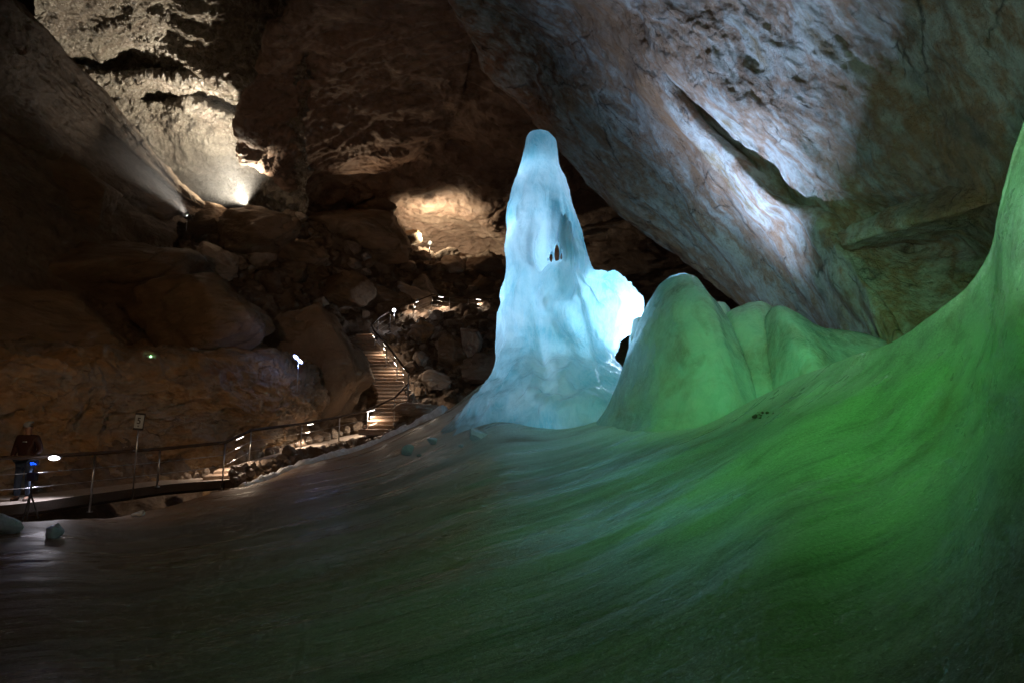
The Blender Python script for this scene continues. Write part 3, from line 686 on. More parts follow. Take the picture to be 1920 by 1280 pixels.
mound("ice_mound", [(1290, 680), (1318, 590), (1332, 563), (1342, 559), (1354, 563), (1366, 578), (1380, 640), (1390, 700)],
      17.6, (4.6, 7.2, 16.2, 19.2, 1.2, 5.4), 1.5, .045, "small ice knob tucked behind the right shoulder of the largest mound", 5, sk=False)
mound("ice_mound", [(1280, 800), (1320, 680), (1350, 605), (1366, 582), (1384, 573), (1402, 566), (1424, 564), (1438, 571), (1450, 592), (1480, 660), (1540, 760)],
      16.3, (3.6, 8.4, 12.8, 19.2, .4, 5.2), .72, .05, "rounded green ice hump with brownish furrows, second from the right", 8, pw=1.5)
mound("ice_mound", [(1380, 790), (1420, 650), (1438, 592), (1446, 579), (1456, 575), (1470, 579), (1486, 588), (1510, 604), (1540, 616), (1560, 618), (1600, 624), (1640, 632), (1680, 640), (1730, 660), (1800, 740)],
      15.3, (4.8, 10.2, 12.0, 18.4, .4, 4.9), .60, .05, "long low green ice ridge tapering off to the right below the rock wall", 12, pw=1.5)
mound("ice_mound", [(1180, 640), (1190, 590), (1191, 575), (1196, 563), (1212, 551), (1232, 543), (1250, 545), (1266, 640)],
      18.8, (3.0, 4.9, 17.9, 20.0, 2.6, 5.2), 2.4, .035, "small bright ice knob peeking out left behind the largest mound", 15, mat=m_block, sk=False)
def spot(name, loc, tgt, power, color, angle, blend=.5, size=.15):
    l = bpy.data.lights.new(name, "SPOT"); l.energy = power; l.color = color; l.spot_size = R(angle); l.spot_blend = blend; l.shadow_soft_size = size
    o = bpy.data.objects.new(name, l); COL.objects.link(o); o.location = loc
    o.rotation_euler = (Vector(tgt) - Vector(loc)).to_track_quat('-Z', 'Y').to_euler(); return o
def point(name, loc, power, color, size=.15):
    l = bpy.data.lights.new(name, "POINT"); l.energy = power; l.color = color; l.shadow_soft_size = size
    o = bpy.data.objects.new(name, l); COL.objects.link(o); o.location = loc; return o

# ================================================================== WALKWAY, STAIRS, RAILINGS
def strip(name, near, far, mat, thick=.25, nu=90, **k):
    """walking surface between a near and a far edge, with real thickness"""
    A = cr(np.array([at(*q) for q in near]), nu); B = cr(np.array([at(*q) for q in far]), nu)
    A = A + .02 * fbm(A * 1.3, 3)[:, None] * np.array((0, 1, .3)); top = np.stack([A + (B - A) * t for t in np.linspace(0, 1, 6)], 1)
    V = []; dn = np.array((0, 0, thick))
    ring = np.concatenate([top, (top - dn)[:, ::-1]], 1)          # closed cross-section
    n = ring.shape[1]; V = ring.reshape(-1, 3); Fc = []
    for i in range(nu - 1):
        for j in range(n):
            j2 = (j + 1) % n; Fc.append([i * n + j, i * n + j2, (i + 1) * n + j2, (i + 1) * n + j])
    Fc.append(list(range(n))[::-1]); Fc.append([(nu - 1) * n + j for j in range(n)])
    o = mesh_obj(name, V, Fc, mat, smooth=False); o.data.materials.append(m_beam)
    for p in o.data.polygons:
        if abs(p.normal.z) < .5: p.material_index = 1
    setp(o, **k); return o
strip("path", [(-260, 972, 13.6), (-60, 952, 14.3), (50, 942, 15), (178, 925, 17), (300, 909, 18.8), (380, 902, 19.6), (440, 899, 20.2)],
      [(-260, 940, 15.2), (-60, 930, 15.9), (50, 926, 16.5), (178, 913, 18.5), (300, 900, 20.2), (380, 895, 20.9), (440, 893, 21.4)], m_path, .22, kind="structure")
strip("path", [(420, 884, 21.2), (470, 869, 22.2), (520, 856, 23.8), (566, 843, 25.5), (637, 828, 27.4), (690, 818, 28.2), (730, 812, 28.6)],
      [(430, 874, 22.6), (480, 860, 23.6), (530, 846, 25.2), (576, 834, 26.8), (632, 820, 28.6), (672, 812, 29.4), (700, 807, 29.8)], m_path, .3, kind="structure")
strip("path", [(690, 633, 37.4), (715, 629, 38.6), (740, 616, 40.4), (778, 600, 43), (810, 586, 45), (845, 582, 46), (880, 582, 47), (960, 583, 48.5)],
      [(672, 627, 38.6), (700, 622, 39.8), (730, 610, 41.6), (770, 594, 44.4), (806, 581, 46.5), (845, 578, 47.6), (880, 578, 48.6), (960, 579, 50)], m_path, .3, kind="structure")
# beams that carry the first stretch
bd = empty("support_beam", at(150, 950, 16.8)); V, Fc = [], []
tube(V, Fc, [at(-60, 966, 14.8), at(60, 956, 15.6), at(178, 938, 17.5), at(300, 921, 19.3), at(420, 910, 20.6)], .11, 4)
b0 = mesh_obj("support_beam", V, Fc, m_beam, smooth=False); bpy.data.objects.remove(bd)
setp(b0, "dark timber beam running under the lit left walkway", "beam")

# --- steps
SL = np.array([(672, 808, 28.0), (690, 790, 28.5), (704, 762, 29.4), (709, 740, 30.2), (700, 720, 31.0), (692, 700, 31.8), (683, 680, 32.6), (675, 667, 33.2), (664, 650, 34.0), (658, 640, 34.6), (672, 625, 35.6)], float)
SR = np.array([(728, 808, 28.0), (746, 790, 28.5), (759, 762, 29.4), (764, 740, 30.2), (759, 720, 31.0), (755, 700, 31.8), (738, 680, 32.6), (724, 667, 33.2), (708, 650, 34.0), (699, 640, 34.6), (698, 625, 35.6)], float)
nS = 28
PL = cr(np.array([at(*q) for q in SL]), 200); PR = cr(np.array([at(*q) for q in SR]), 200)
zs = np.linspace(PL[0, 2], PL[-1, 2], nS + 1)
st = empty("staircase", (PL[0] + PR[0]) / 2)
stI = np.array(st.location)
for i in range(nS):
    ia = np.argmin(abs(PL[:, 2] - zs[i])); ib = np.argmin(abs(PL[:, 2] - zs[i + 1])); ib = max(ib, ia + 2)
    ib = min(ib, 199)
    a, b, c, d_ = PL[ia], PR[ia], PR[ib], PL[ib]; ex = (c - b) * .25; ex[2] = 0
    top = zs[i] + .09; V = []
    nx = 10
    hr = Vector((-(b - a)[1], (b - a)[0], 0)).normalized(); hr = np.array(hr) * (1 if hr.y > 0 else -1)
    for z, o_ in ((top, -.05), (top - .065, -.05)):
        for e0, e1 in ((a, b), (d_ + (d_ - a) * .12, c + (c - b) * .12)):
            for k in range(nx + 1):
                q = e0 + (e1 - e0) * k / nx; w = .012 * perlin(np.array([[q[0] * 3, q[1] * 3, i * 3.3 + z]]))[0]
                q = q + hr * (o_ if e0 is a else 0); V.append((q[0] - stI[0], q[1] + w - stI[1], z + w * .6 - stI[2]))
    Fc = []; m_ = nx + 1
    for k in range(nx):
        Fc.append([k, k + 1, m_ + k + 1, m_ + k]); Fc.append([2 * m_ + k + 1, 2 * m_ + k, 3 * m_ + k, 3 * m_ + k + 1])
        Fc.append([k + 1, k, 2 * m_ + k, 2 * m_ + k + 1]); Fc.append([m_ + k, m_ + k + 1, 3 * m_ + k + 1, 3 * m_ + k])
    Fc += [[0, m_, 3 * m_, 2 * m_], [m_ - 1, 3 * m_ - 1, 4 * m_ - 1, 2 * m_ - 1]]
    s_ = mesh_obj("step", V, Fc, m_step, st, smooth=False); bevelled(s_, .012, 1)
    qs = [a + hr * .03, b + hr * .03, c, d_]; V = [tuple(q_ * np.array((1, 1, 0)) + np.array((0, 0, z_)) - stI) for z_ in (top - .066, top - .24) for q_ in qs]
    mesh_obj("riser", V, [[0, 1, 2, 3], [7, 6, 5, 4], [0, 4, 5, 1], [1, 5, 6, 2], [2, 6, 7, 3], [3, 7, 4, 0]], m_step, s_, smooth=False)
setp(st, "steep curving concrete staircase climbing between dark boulders and rubble", "staircase")
# two broad steps at the bend of the path
for j, (a, b, c, d_) in enumerate([((380, 893, 20.0), (432, 890, 20.6), (438, 885, 21.3), (392, 887, 20.9)), ((400, 883, 20.7), (448, 879, 21.3), (452, 874, 22), (410, 877, 21.6))]):
    q = [at(*p) for p in (a, b, c, d_)]; V = [tuple(p) for p in q] + [tuple(p - np.array((0, 0, .16))) for p in q]
    o = mesh_obj("path_step", V, [[0, 1, 2, 3], [7, 6, 5, 4], [0, 4, 5, 1], [1, 5, 6, 2], [2, 6, 7, 3], [3, 7, 4, 0]], m_step, smooth=False); bevelled(o, .02)
    setp(o, ["lower broad step at the bend of the walkway", "upper broad step at the bend of the walkway, just above the lower one"][j], "step")

def railing(label, hand, posts, lamps, r=.045, cables=True, dy=1.0):
    root = empty("railing", at(*hand[0])); base = np.array(root.location)
    def loc(V): return [tuple(np.array(v) - base) for v in V]
    H = np.array([at(*q) for q in hand])
    V, Fc = [], []
    tube(V, Fc, H, r, 8); mesh_obj("handrail", loc(V), Fc, m_wood, root)
    for (x, y, d, L) in posts:
        p = at(x, y, d); V, Fc = [], []
        tube(V, Fc, [p - np.array((0, 0, .02)), p - np.array((0, 0, L))], .026, 8)
        box(V, Fc, tuple(p - np.array((0, 0, L))), (.11, .11, .02))
        mesh_obj("post", loc(V), Fc, m_steel, root)
    if cables:
        for f in (.36, .68):
            V, Fc = [], []; tube(V, Fc, [h - np.array((0, 0, f)) for h in H], .008, 5); mesh_obj("cable", loc(V), Fc, m_steel, root)
    for (t, p_, pw, col, ln) in lamps:                      # fixtures under the handrail
        q = at(*p_); V, Fc = [], []
        i = int(np.argmin(np.linalg.norm(H - q, axis=1))); j = min(max(i, 1), len(H) - 1); dr = Vector(H[j] - H[j - 1]).normalized()
        a = Vector([float(c) for c in q]) - dr * ln / 2; b = a + dr * ln; z = Vector((0, 0, .05))
        tube(V, Fc, [a, b], .035, 10); lb = mesh_obj("rail_lamp", loc(V), Fc, m_lampbody, root)
        V, Fc = [], []; tube(V, Fc, [a - z * .62 + dr * .02, b - z * .62 - dr * .02], [.02, .02], 10)
        le = mesh_obj("lens", loc(V), Fc, m_glow, lb)
        n_ = np.array(((a + b) / 2 - z * 2.6)); spot("rail_spotlight", n_, n_ + np.array((0, .12, -1)), pw, col, 168, 1, .06)
    setp(root, label, "railing"); return root
RW = (1, .76, .55)
railing("walkway railing with wooden handrail running from left edge to foot of the stairs",
        [(-330, 868, 13.2), (-60, 860, 14.4), (60, 856, 15.3), (178, 849, 17), (300, 841, 18.8), (422, 829, 20), (471, 806, 22), (566, 794, 25.5), (637, 781, 27.4), (689, 769, 28.2), (740, 745, 28.6), (765, 719, 28.2)],
        [(178, 849, 17, 1.42), (300, 841, 18.8, 1.02), (422, 829, 20, 1.38), (471, 806, 22, 1.05), (566, 794, 25.5, 1.0), (637, 781, 27.4, 1.0), (689, 769, 28.2, 1.1), (740, 745, 28.6, 1.1), (-60, 860, 14.4, 1.4)],
        [(0, (450, 818, 21.2), 210, RW, .5), (0, (582, 793, 26), 230, RW, .45), (0, (695, 768, 28.3), 230, RW, .4)])
railing("staircase railing on the right side of the steps, dark handrail on thin steel posts",
        [(766, 698, 27.6), (745, 672, 31), (725, 645, 32.5), (703, 622, 34.4), (696, 609, 36)],
        [(766, 698, 27.6, 1.22), (745, 672, 31, 1.0), (725, 647, 32.5, 1.05), (703, 622, 34.4, 1.05), (696, 609, 36, 1.0)],
        [(0, (757, 688, 29), 150, RW, .35), (0, (741, 668, 31.4), 150, RW, .35), (0, (721, 644, 33), 150, RW, .4), (0, (700, 616, 35.4), 150, RW, .3)])
railing("far railing of the upper path, leading from the stair top to behind the ice column",
        [(696, 609, 36.3), (709, 598, 38), (732, 583, 40), (775, 567, 43), (810, 553, 45), (843, 557, 46), (878, 560, 47), (918, 561, 47.8), (1000, 562, 49.5)],
        [(709, 598, 38, .95), (732, 583, 40, 1.0), (775, 567, 43, 1.0), (810, 553, 45, 1.0), (843, 557, 46, .95), (878, 560, 47, .95), (918, 561, 47.8, .95)],
        [(0, (782, 565, 43.4), 150, RW, .4), (0, (827, 556, 45.6), 210, RW, .4), (0, (897, 561, 47.4), 60, RW, .4)])

# --- single lamps
def lamp(label, p, r, glow, col, pw, flat=1.0, stand=.5, tilt=0, n=1, ln=0, light=True):
    root = empty("lamp", at(*p)); V, Fc = [], []
    bm = bmesh.new(); bmesh.ops.create_uvsphere(bm, u_segments=20, v_segments=12, radius=r)
    me = bpy.data.meshes.new("lens")
    for v in bm.verts: v.co.x *= flat; v.co.y *= .6; v.co.y -= r * .25
    bm.to_mesh(me); bm.free(); me.materials.append(glow); me.polygons.foreach_set("use_smooth", [True] * len(me.polygons))
    for k in range(n):
        o = bpy.data.objects.new("lens", me); COL.objects.link(o); o.parent = root; o.location = (0, 0, 0)
        if n > 1:
            t = R(tilt); o.location = ((k - (n - 1) / 2) * ln * math.cos(t), 0, -(k - (n - 1) / 2) * ln * math.sin(t)); o.rotation_euler = (0, t, 0)
    bm = bmesh.new(); bmesh.ops.create_cone(bm, cap_ends=True, segments=20, radius1=r * 1.15, radius2=r * .7, depth=r * 1.2)
    for v in bm.verts: v.co = Vector((v.co.x * flat, v.co.z + r * .75, v.co.y * .8))
    me = bpy.data.meshes.new("housing"); bm.to_mesh(me); bm.free(); me.materials.append(m_lampbody)
    o = bpy.data.objects.new("housing", me); COL.objects.link(o); o.parent = root; bevelled(o, r * .1)
    if n > 1: o.rotation_euler = (0, R(tilt), 0); o.scale = (1.6, 1, .8)
    if stand:
        V, Fc = [], []; tube(V, Fc, [(0, r, 0), (0, r, -stand)], r * .18 + .008, 8); mesh_obj("stand", V, Fc, m_steel, root)
    if light == 'down': spot("lamp_light", np.array(at(*p)) + np.array((0, -.02, -r * 1.3)), np.array(at(*p)) + np.array((.05, -.25, -1)), pw, col, 140, .7, r * .8)
    elif light: point("lamp_light", np.array(at(*p)) + np.array((0, -r * 1.6, -r * .4)), pw, col, r * .8)
    setp(root, label, "lamp"); return root
lamp("long oval white lamp glowing below the handrail beside the person", (102, 858, 15.6), .052, m_glowv, (.95, .90, 1), 90, 2.5, 0, light='down')
lamp("blue-white double lamp on a thin stand on top of the ochre outcrop", (559, 673, 24.9), .062, m_blue, (.35, .45, 1), 16, 1.9, 1.2, 42, 2, .22)
lamp("tiny green-white lamp on the ledge above the ochre outcrop", (283, 668, 22.5), .034, m_green, (.4, 1, .5), 1.2, 1, .2)
lamp("round white lamp beside the upper path near the stair top", (739, 582, 39.2), .10, m_glowv, (.95, .93, 1), 26, 1, .8)
def floodlamp(label, p, aim, r=.16):
    root = empty("spotlight", at(*p)); dirv = Vector(at(*aim)) - Vector(at(*p)); q = dirv.to_track_quat('Z', 'Y')
    V, Fc = [], []; n = 20
    prof = [(0, -.20), (.10, -.20), (.14, -.12), (r, .10), (r * 1.04, .10), (r * 1.04, .07), (.16, -.13), (.11, -.23), (0, -.23)]
    for (a, z) in prof:
        for k in range(n):
            w_ = 2 * math.pi * k / n; V.append(tuple(q @ Vector((a * math.cos(w_), a * math.sin(w_), z))))
    for i in range(len(prof) - 1):
        for k in range(n): k2 = (k + 1) % n; Fc.append([i * n + k, i * n + k2, (i + 1) * n + k2, (i + 1) * n + k])
    mesh_obj("housing", V, Fc, m_lampbody, root)
    V, Fc = [], []
    for k in range(n): w_ = 2 * math.pi * k / n; V.append(tuple(q @ Vector((.13 * math.cos(w_), .13 * math.sin(w_), -.05))))
    V += [tuple(q @ Vector((.13 * math.cos(2 * math.pi * k / n), .13 * math.sin(2 * math.pi * k / n), -.09))) for k in range(n)]
    Fc = [list(range(n)), [n + k for k in range(n)][::-1]] + [[k, n + k, n + (k + 1) % n, (k + 1) % n] for k in range(n)]
    mesh_obj("lens", V, Fc, m_glow, root)
    V, Fc = [], []; tube(V, Fc, [(0, 0, -.1), (0, 0, -.75)], .03, 8); mesh_obj("bracket", V, Fc, m_steel, root)
    setp(root, label, "spotlight"); return root
floodlamp("bright spotlight between boulders throwing the strongest misty beam upward", (463, 388, 38.6), (350, 150, 38))
floodlamp("smaller spotlight to the left throwing a faint misty beam up the slanting slab", (351, 405, 33.2), (200, 240, 29))
floodlamp("warm spotlight on the crest lighting the low far ceiling", (806, 456, 51.4), (836, 398, 54))

# --- numbered sign
sg = empty("numbered_sign", at(248, 936, 17.4)); base = np.array(sg.location)
top = at(260.5, 776, 17.2) - base; bot = np.array((0, 0, -.0))
V, Fc = [], []; tube(V, Fc, [bot, at(259, 802, 17.25) - base], .017, 10); mesh_obj("post", V, Fc, m_steel, sg)
ctr = at(261.5, 789.5, 17.15) - base
tl = R(4.5)
def tiltbox(name, w_, h_, t_, yo, mat, par, zo=0, xo=0):
    V, Fc = [], []; box(V, Fc, (xo, yo, zo), (w_, t_, h_)); o = mesh_obj(name, V, Fc, mat, par, smooth=False); o.location = ctr; o.rotation_euler = (0, tl, 0); return o
fr_ = tiltbox("frame", .255, .43, .03, 0, m_black, sg); bevelled(fr_, .012)
pn = tiltbox("panel", .215, .33, .012, -.019, m_white, sg)
pn2 = tiltbox("small_mark", .03, .028, .006, -.0285, m_black, pn, -.115); pn2.location = (0, 0, 0); pn2.rotation_euler = (0, 0, 0)
tc = bpy.data.curves.new("numeral", "FONT"); tc.body = "5"; tc.size = .22; tc.extrude = .002; tc.align_x = 'CENTER'; tc.align_y = 'CENTER'; tc.offset = .004
to = bpy.data.objects.new("tmp", tc); COL.objects.link(to); dg = bpy.context.evaluated_depsgraph_get()
me = bpy.data.meshes.new_from_object(to.evaluated_get(dg)); bpy.data.objects.remove(to)
me.materials.clear(); me.materials.append(m_black)
nm = bpy.data.objects.new("numeral", me); COL.objects.link(nm); nm.parent = pn; nm.rotation_euler = (R(90), 0, 0); nm.location = (0, -.029, .01)
setp(sg, "small upright sign with a black 5 on a white panel, on a thin steel post", "sign")

# --- camera on its stand beside the person
tp = empty("camera_tripod", at(51, 976, 13.9)); base = np.array(tp.location); hd = at(61, 893, 14.0) - base
for k, (dx, dy_) in enumerate(((-.02, -.12), (.12, .16), (-.12, .16))):
    V, Fc = [], []; z0 = 0 if k == 0 else .04
    tube(V, Fc, [(dx, dy_, z0), (hd[0] * .62, hd[1] * .6, hd[2] * .62), (hd[0], hd[1], hd[2] - .06)], [.014, .018, .022], 8); mesh_obj("leg", V, Fc, m_black, tp)
V, Fc = [], []; box(V, Fc, hd + np.array((0, 0, .0)), (.19, .12, .17)); bd_ = bevelled(mesh_obj("camera_body", V, Fc, m_black, tp, smooth=False), .02)
V, Fc = [], []; tube(V, Fc, [hd + np.array((0, 0, .08)), hd + np.array((.01, 0, .20))], .016, 8); mesh_obj("stem", V, Fc, m_black, tp)
dc = at(64.5, 868, 13.98) - base
V, Fc = [], []; box(V, Fc, dc, (.16, .06, .10)); fb_ = bevelled(mesh_obj("flash_unit", V, Fc, m_black, tp, smooth=False), .012)
V, Fc = [], []
for (a, b, w_) in ((-.045, .01, .035), (-.005, .018, .022), (.03, -.004, .03), (-.04, -.022, .028), (.0, -.018, .02), (.052, -.02, .014)):
    box(V, Fc, dc + np.array((a, -.0335, b)), (w_, .006, .02))
mesh_obj("lit_display", V, Fc, m_disp, fb_, smooth=False)
setp(tp, "dark camera with a glowing blue display on a thin tripod, in front of the person", "tripod")
point("display_glow", at(64.5, 868, 13.8), 1.0, (.05, .15, 1), .05)

# --- the person
def skin(name, verts, edges, rad, mat, parent, root=0, sub=2):
    me = bpy.data.meshes.new(name); me.from_pydata(verts, edges, []); o = bpy.data.objects.new(name, me); COL.objects.link(o); o.parent = parent
    m = o.modifiers.new("skin", "SKIN"); m.use_smooth_shade = True
    for i, r in enumerate(rad):
        sv = me.skin_vertices[0].data[i]; sv.radius = r if isinstance(r, tuple) else (r, r); sv.use_root = (i == root)
    s_ = o.modifiers.new("sub", "SUBSURF"); s_.levels = sub; s_.render_levels = sub
    if mat: me.materials.append(mat)
    return o
m_skin = simple("skin", (.22, .13, .09), .5); m_jean = simple("blue_jeans", (.025, .045, .09), .85, 0, .004); m_jack = simple("dark_red_jacket", (.022, .004, .004), .7, 0, .006)
m_cap = simple("grey_cap", (.16, .19, .22), .8); m_boot = simple("dark_boots", (.05, .035, .03), .6); m_hair = simple("brown_hair", (.06, .04, .025), .7)
pe = empty("person", at(40, 939, 15.35)); 
# seen from behind and slightly turned, looking into the cave (y away from the lens)
body = skin("person_body", [(0, 0, .93), (0, .01, 1.12), (0, 0, 1.34), (0, 0, 1.46), (0, -.01, 1.53), (0, -.015, 1.60), (0, -.02, 1.69),
     (-.10, 0, .86), (-.125, -.01, .48), (-.13, .02, .09), (-.14, -.14, .04), (.10, 0, .86), (.125, -.02, .48), (.12, .03, .09), (.14, -.13, .04),
     (-.19, 0, 1.42), (-.27, .03, 1.14), (-.22, -.13, .97), (-.15, -.2, .97), (.19, 0, 1.42), (.28, .03, 1.14), (.22, -.13, .98), (.15, -.2, .98)],
     [(0, 1), (1, 2), (2, 3), (3, 4), (4, 5), (5, 6), (0, 7), (7, 8), (8, 9), (9, 10), (0, 11), (11, 12), (12, 13), (13, 14), (2, 15), (15, 16), (16, 17), (17, 18), (2, 19), (19, 20), (20, 21), (21, 22)],
     [(.15, .11), (.14, .10), (.17, .12), (.08, .07), .055, (.075, .09), (.07, .085), .085, .06, .042, .04, .085, .06, .042, .04, .06, .045, .032, .035, .06, .045, .032, .035], m_skin, pe)
for sx in (-1, 1):                                        # hands: five fingers each, lightly curled
    hv, he, hr = [(sx * .15, -.2, .97), (sx * .12, -.25, .965)], [(0, 1)], [(.03, .018), (.034, .018)]
    for f, (o1, L_) in enumerate(((-.028, .062), (-.010, .074), (.010, .07), (.027, .055))):
        k0 = len(hv); hv += [(sx * .115, -.262, .965 + o1), (sx * (.105), -.262 - L_ * .55, .96 + o1), (sx * .085, -.262 - L_ * .8, .945 + o1)]; he += [(1, k0), (k0, k0 + 1), (k0 + 1, k0 + 2)]; hr += [.009, .0085, .0075]
    k0 = len(hv); hv += [(sx * .10, -.225, .998), (sx * .08, -.255, 1.005)]; he += [(0, k0), (k0, k0 + 1)]; hr += [.011, .009]
    skin("hand", hv, he, hr, m_skin, body, sub=1)
skin("jacket", [(0, 0, .88), (0, .01, 1.12), (0, 0, 1.34), (0, 0, 1.47), (-.20, 0, 1.41), (-.285, .03, 1.14), (-.235, -.12, .99), (.20, 0, 1.41), (.295, .03, 1.14), (.235, -.12, 1.0)],
     [(0, 1), (1, 2), (2, 3), (2, 4), (4, 5), (5, 6), (2, 7), (7, 8), (8, 9)], [(.20, .15), (.19, .14), (.21, .155), (.09, .085), .085, .068, .05, .085, .068, .05], m_jack, body)
skin("trousers", [(0, 0, .93), (-.10, 0, .84), (-.125, -.01, .48), (-.13, .02, .10), (.10, 0, .84), (.125, -.02, .48), (.12, .03, .10)],
     [(0, 1), (1, 2), (2, 3), (0, 4), (4, 5), (5, 6)], [(.17, .13), .105, .078, .07, .105, .078, .07], m_jean, body)
for sx in (-1, 1):
    skin("boot", [(sx * .128, .04, .10), (sx * .13, .03, .05), (sx * .14, -.15, .035)], [(0, 1), (1, 2)], [.06, .055, (.045, .035)], m_boot, body, sub=2)
skin("hair", [(0, .015, 1.62), (0, .01, 1.70)], [(0, 1)], [(.078, .085), (.078, .095)], m_hair, body)
skin("cap", [(0, 0, 1.695), (0, 0, 1.75), (0, -.12, 1.695)], [(0, 1), (0, 2)], [(.093, .108), (.06, .07), (.06, .012)], m_cap, body)
skin("nose", [(0, -.10, 1.655), (0, -.125, 1.635)], [(0, 1)], [.009, .013], m_skin, body, sub=1)
for sx in (-1, 1):
    skin("ear", [(sx * .078, 0, 1.66), (sx * .088, .008, 1.64), (sx * .078, 0, 1.62)], [(0, 1), (1, 2)], [.012, .012, .009], m_skin, body, sub=1)
    skin("eye", [(sx * .03, -.098, 1.668), (sx * .03, -.102, 1.668)], [(0, 1)], [.011, .009], m_black, body, sub=1)
skin("mouth", [(-.022, -.098, 1.603), (.022, -.098, 1.603)], [(0, 1)], [.006, .006], simple("lips", (.35, .13, .11)), body, sub=1)
V, Fc = [], []; box(V, Fc, (.04, -.152, 1.32), (.09, .008, .03)); mesh_obj("chest_patch", V, Fc, m_white, body)
setp(pe, "person in dark red jacket, blue jeans and grey cap standing behind the tripod", "person")

# ================================================================== STONES ALONG THE PATH
kerb = [(436, 889, 20.6), (470, 878, 21.3), (510, 868, 22.6), (540, 856, 23.8), (570, 850, 24.8), (600, 846, 25.6), (640, 838, 26.6), (680, 830, 27.2), (715, 822, 27.6), (742, 806, 27.8), (760, 784, 27.9), (768, 762, 28.0)]
Kb = cr(np.array(kerb), 44)
for i, (x, y, d) in enumerate(Kb):
    r = (9.5 if i < 26 else 6.5) * random.uniform(.75, 1.35); lab = "dark rough stone lining the near edge of the path"
    stone(x + random.uniform(-3, 3), y - random.uniform(-1, 6), r, d - .25, "dark stones lining the near edge of the path", lab, name="kerb_stone", mi=2, zs=1.1)
    if i < 26 and random.random() < .8: stone(x + random.uniform(-6, 6), y + 9, r * .9, d - .55, "dark stones lining the near edge of the path", lab, name="kerb_stone", mi=2, zs=.9)
far = [(335, 903, 20.4), (352, 898, 20.6), (366, 893, 20.8), (386, 888, 21.4), (450, 858, 23.4), (476, 853, 24), (500, 850, 24.6), (520, 846, 25.2), (545, 841, 26), (580, 828, 27), (605, 822, 27.8), (630, 815, 28.6), (655, 806, 29.2), (676, 800, 29.4)]
Kb = cr(np.array(far[4:]), 17).tolist() + far[:4]
for i, (x, y, d) in enumerate(Kb):
    stone(x + random.uniform(-3, 3), y - random.uniform(0, 4), random.uniform(6, 11), d, "pale stones along the foot of the outcrop", "pale lit stone at the wall side of the path", name="wall_stone", mi=1, zs=1.15)
for x, y, d in cr(np.array([(768, 735, 28.4), (772, 752, 28.1), (772, 770, 27.9), (764, 788, 27.7), (752, 800, 27.5)]), 9):
    stone(x + random.uniform(-3, 4), y, random.uniform(5, 9), d, "frosted stones at the stair foot", "bright frosted stone beside the stair foot", name="frosted_stone", mi=1, zs=1.2)

# ================================================================== LOOSE ICE
def iceblock(px, py, hw, hh, d, seed, label, tilt=0, planes=8, flat=3.5):
    me = rockmesh(seed, 5, flat, .015, planes); me.materials.append(m_block)
    o = bpy.data.objects.new("ice_block", me); COL.objects.link(o); k = d / F
    o.location = at(px, py, d); o.scale = (hw * k, max(hw * .7, hh) * k, hh * k); o.rotation_euler = (0, R(tilt), random.uniform(-.3, .3)); setp(o, label, "ice block")
iceblock(8, 982, 33, 21, 12.2, 301, "large smooth grey ice block cut by the left picture edge", 4, 14, .5)
iceblock(101, 997, 12, 16, 12.0, 302, "small cone-shaped ice block standing in the lamp's reflection", 0, 7, 4)
iceblock(258, 964, 12, 6, 14.8, 303, "flat ice flake near the foot of the sign", -18)
iceblock(895, 816, 21, 12, 16.6, 304, "largest wedge-shaped pale ice block left of the column foot", 12, 6)
iceblock(950, 803, 14, 7, 17.6, 305, "low pale ice block right of the largest wedge", 8)
iceblock(810, 826, 10, 7, 17.0, 306, "small pale ice block left of the largest wedge", 0)
iceblock(764, 843, 13, 11, 16.4, 307, "rounded pale ice block furthest left on the ice below the stairs", -6, 8)
iceblock(786, 853, 5, 2.6, 15.8, 308, "tiny ice chip just right of the rounded pale block", 0)
iceblock(864, 835, 5, 3, 15.8, 309, "tiny ice chip just below the largest wedge", 20)

# rim of white frost between the path stones and the ice sheet
V, Fc = [], []; C0 = cr(np.array([(452, 912, 19.2), (500, 896, 20.4), (560, 873, 22.0), (640, 851, 23.6), (700, 836, 24.4), (750, 813, 24.6), (795, 792, 24.6), (836, 771, 24.4)], float), 160)
C1 = at(C0[:, 0], C0[:, 1], C0[:, 2]); rr = .10 + .16 * np.clip(np.linspace(0, 1.4, 160), 0, 1) + .07 * fbm(C1 * 1.6, 3)
tube(V, Fc, C1, [max(.05, float(q)) for q in rr], 18); V = np.array(V); V[:, 2] -= .04
V = V + (.07 * fbm(V * 3.1, 4, .6))[:, None] * np.array((.4, .7, 1))
o = mesh_obj("frost_bank", V, Fc, simple("white_frost", (.72, .74, .78), .55, 0, .03)); setp(o, "narrow bank of white frost along the path side of the ice sheet", "frost bank")
# grit lying in a melt hollow of the green slope
for i in range(11):
    x = random.gauss(1430, 17); y = 776 - (x - 1430) * .22 + random.gauss(0, 3)
    yy, dd = min(((abs(a - x) + abs(b - y), c) for a, b, c in zip(*[q[::1].ravel() for q in proj(FP[300:690:3, 500:800:3])])), key=lambda t: t[0])
    stone(x, y, random.uniform(2.0, 5.5), dd, "grit in the green ice slope", "dark brown bit of grit embedded in the bright green ice slope", name="grit", cat="stone", mi=2, zs=.6)

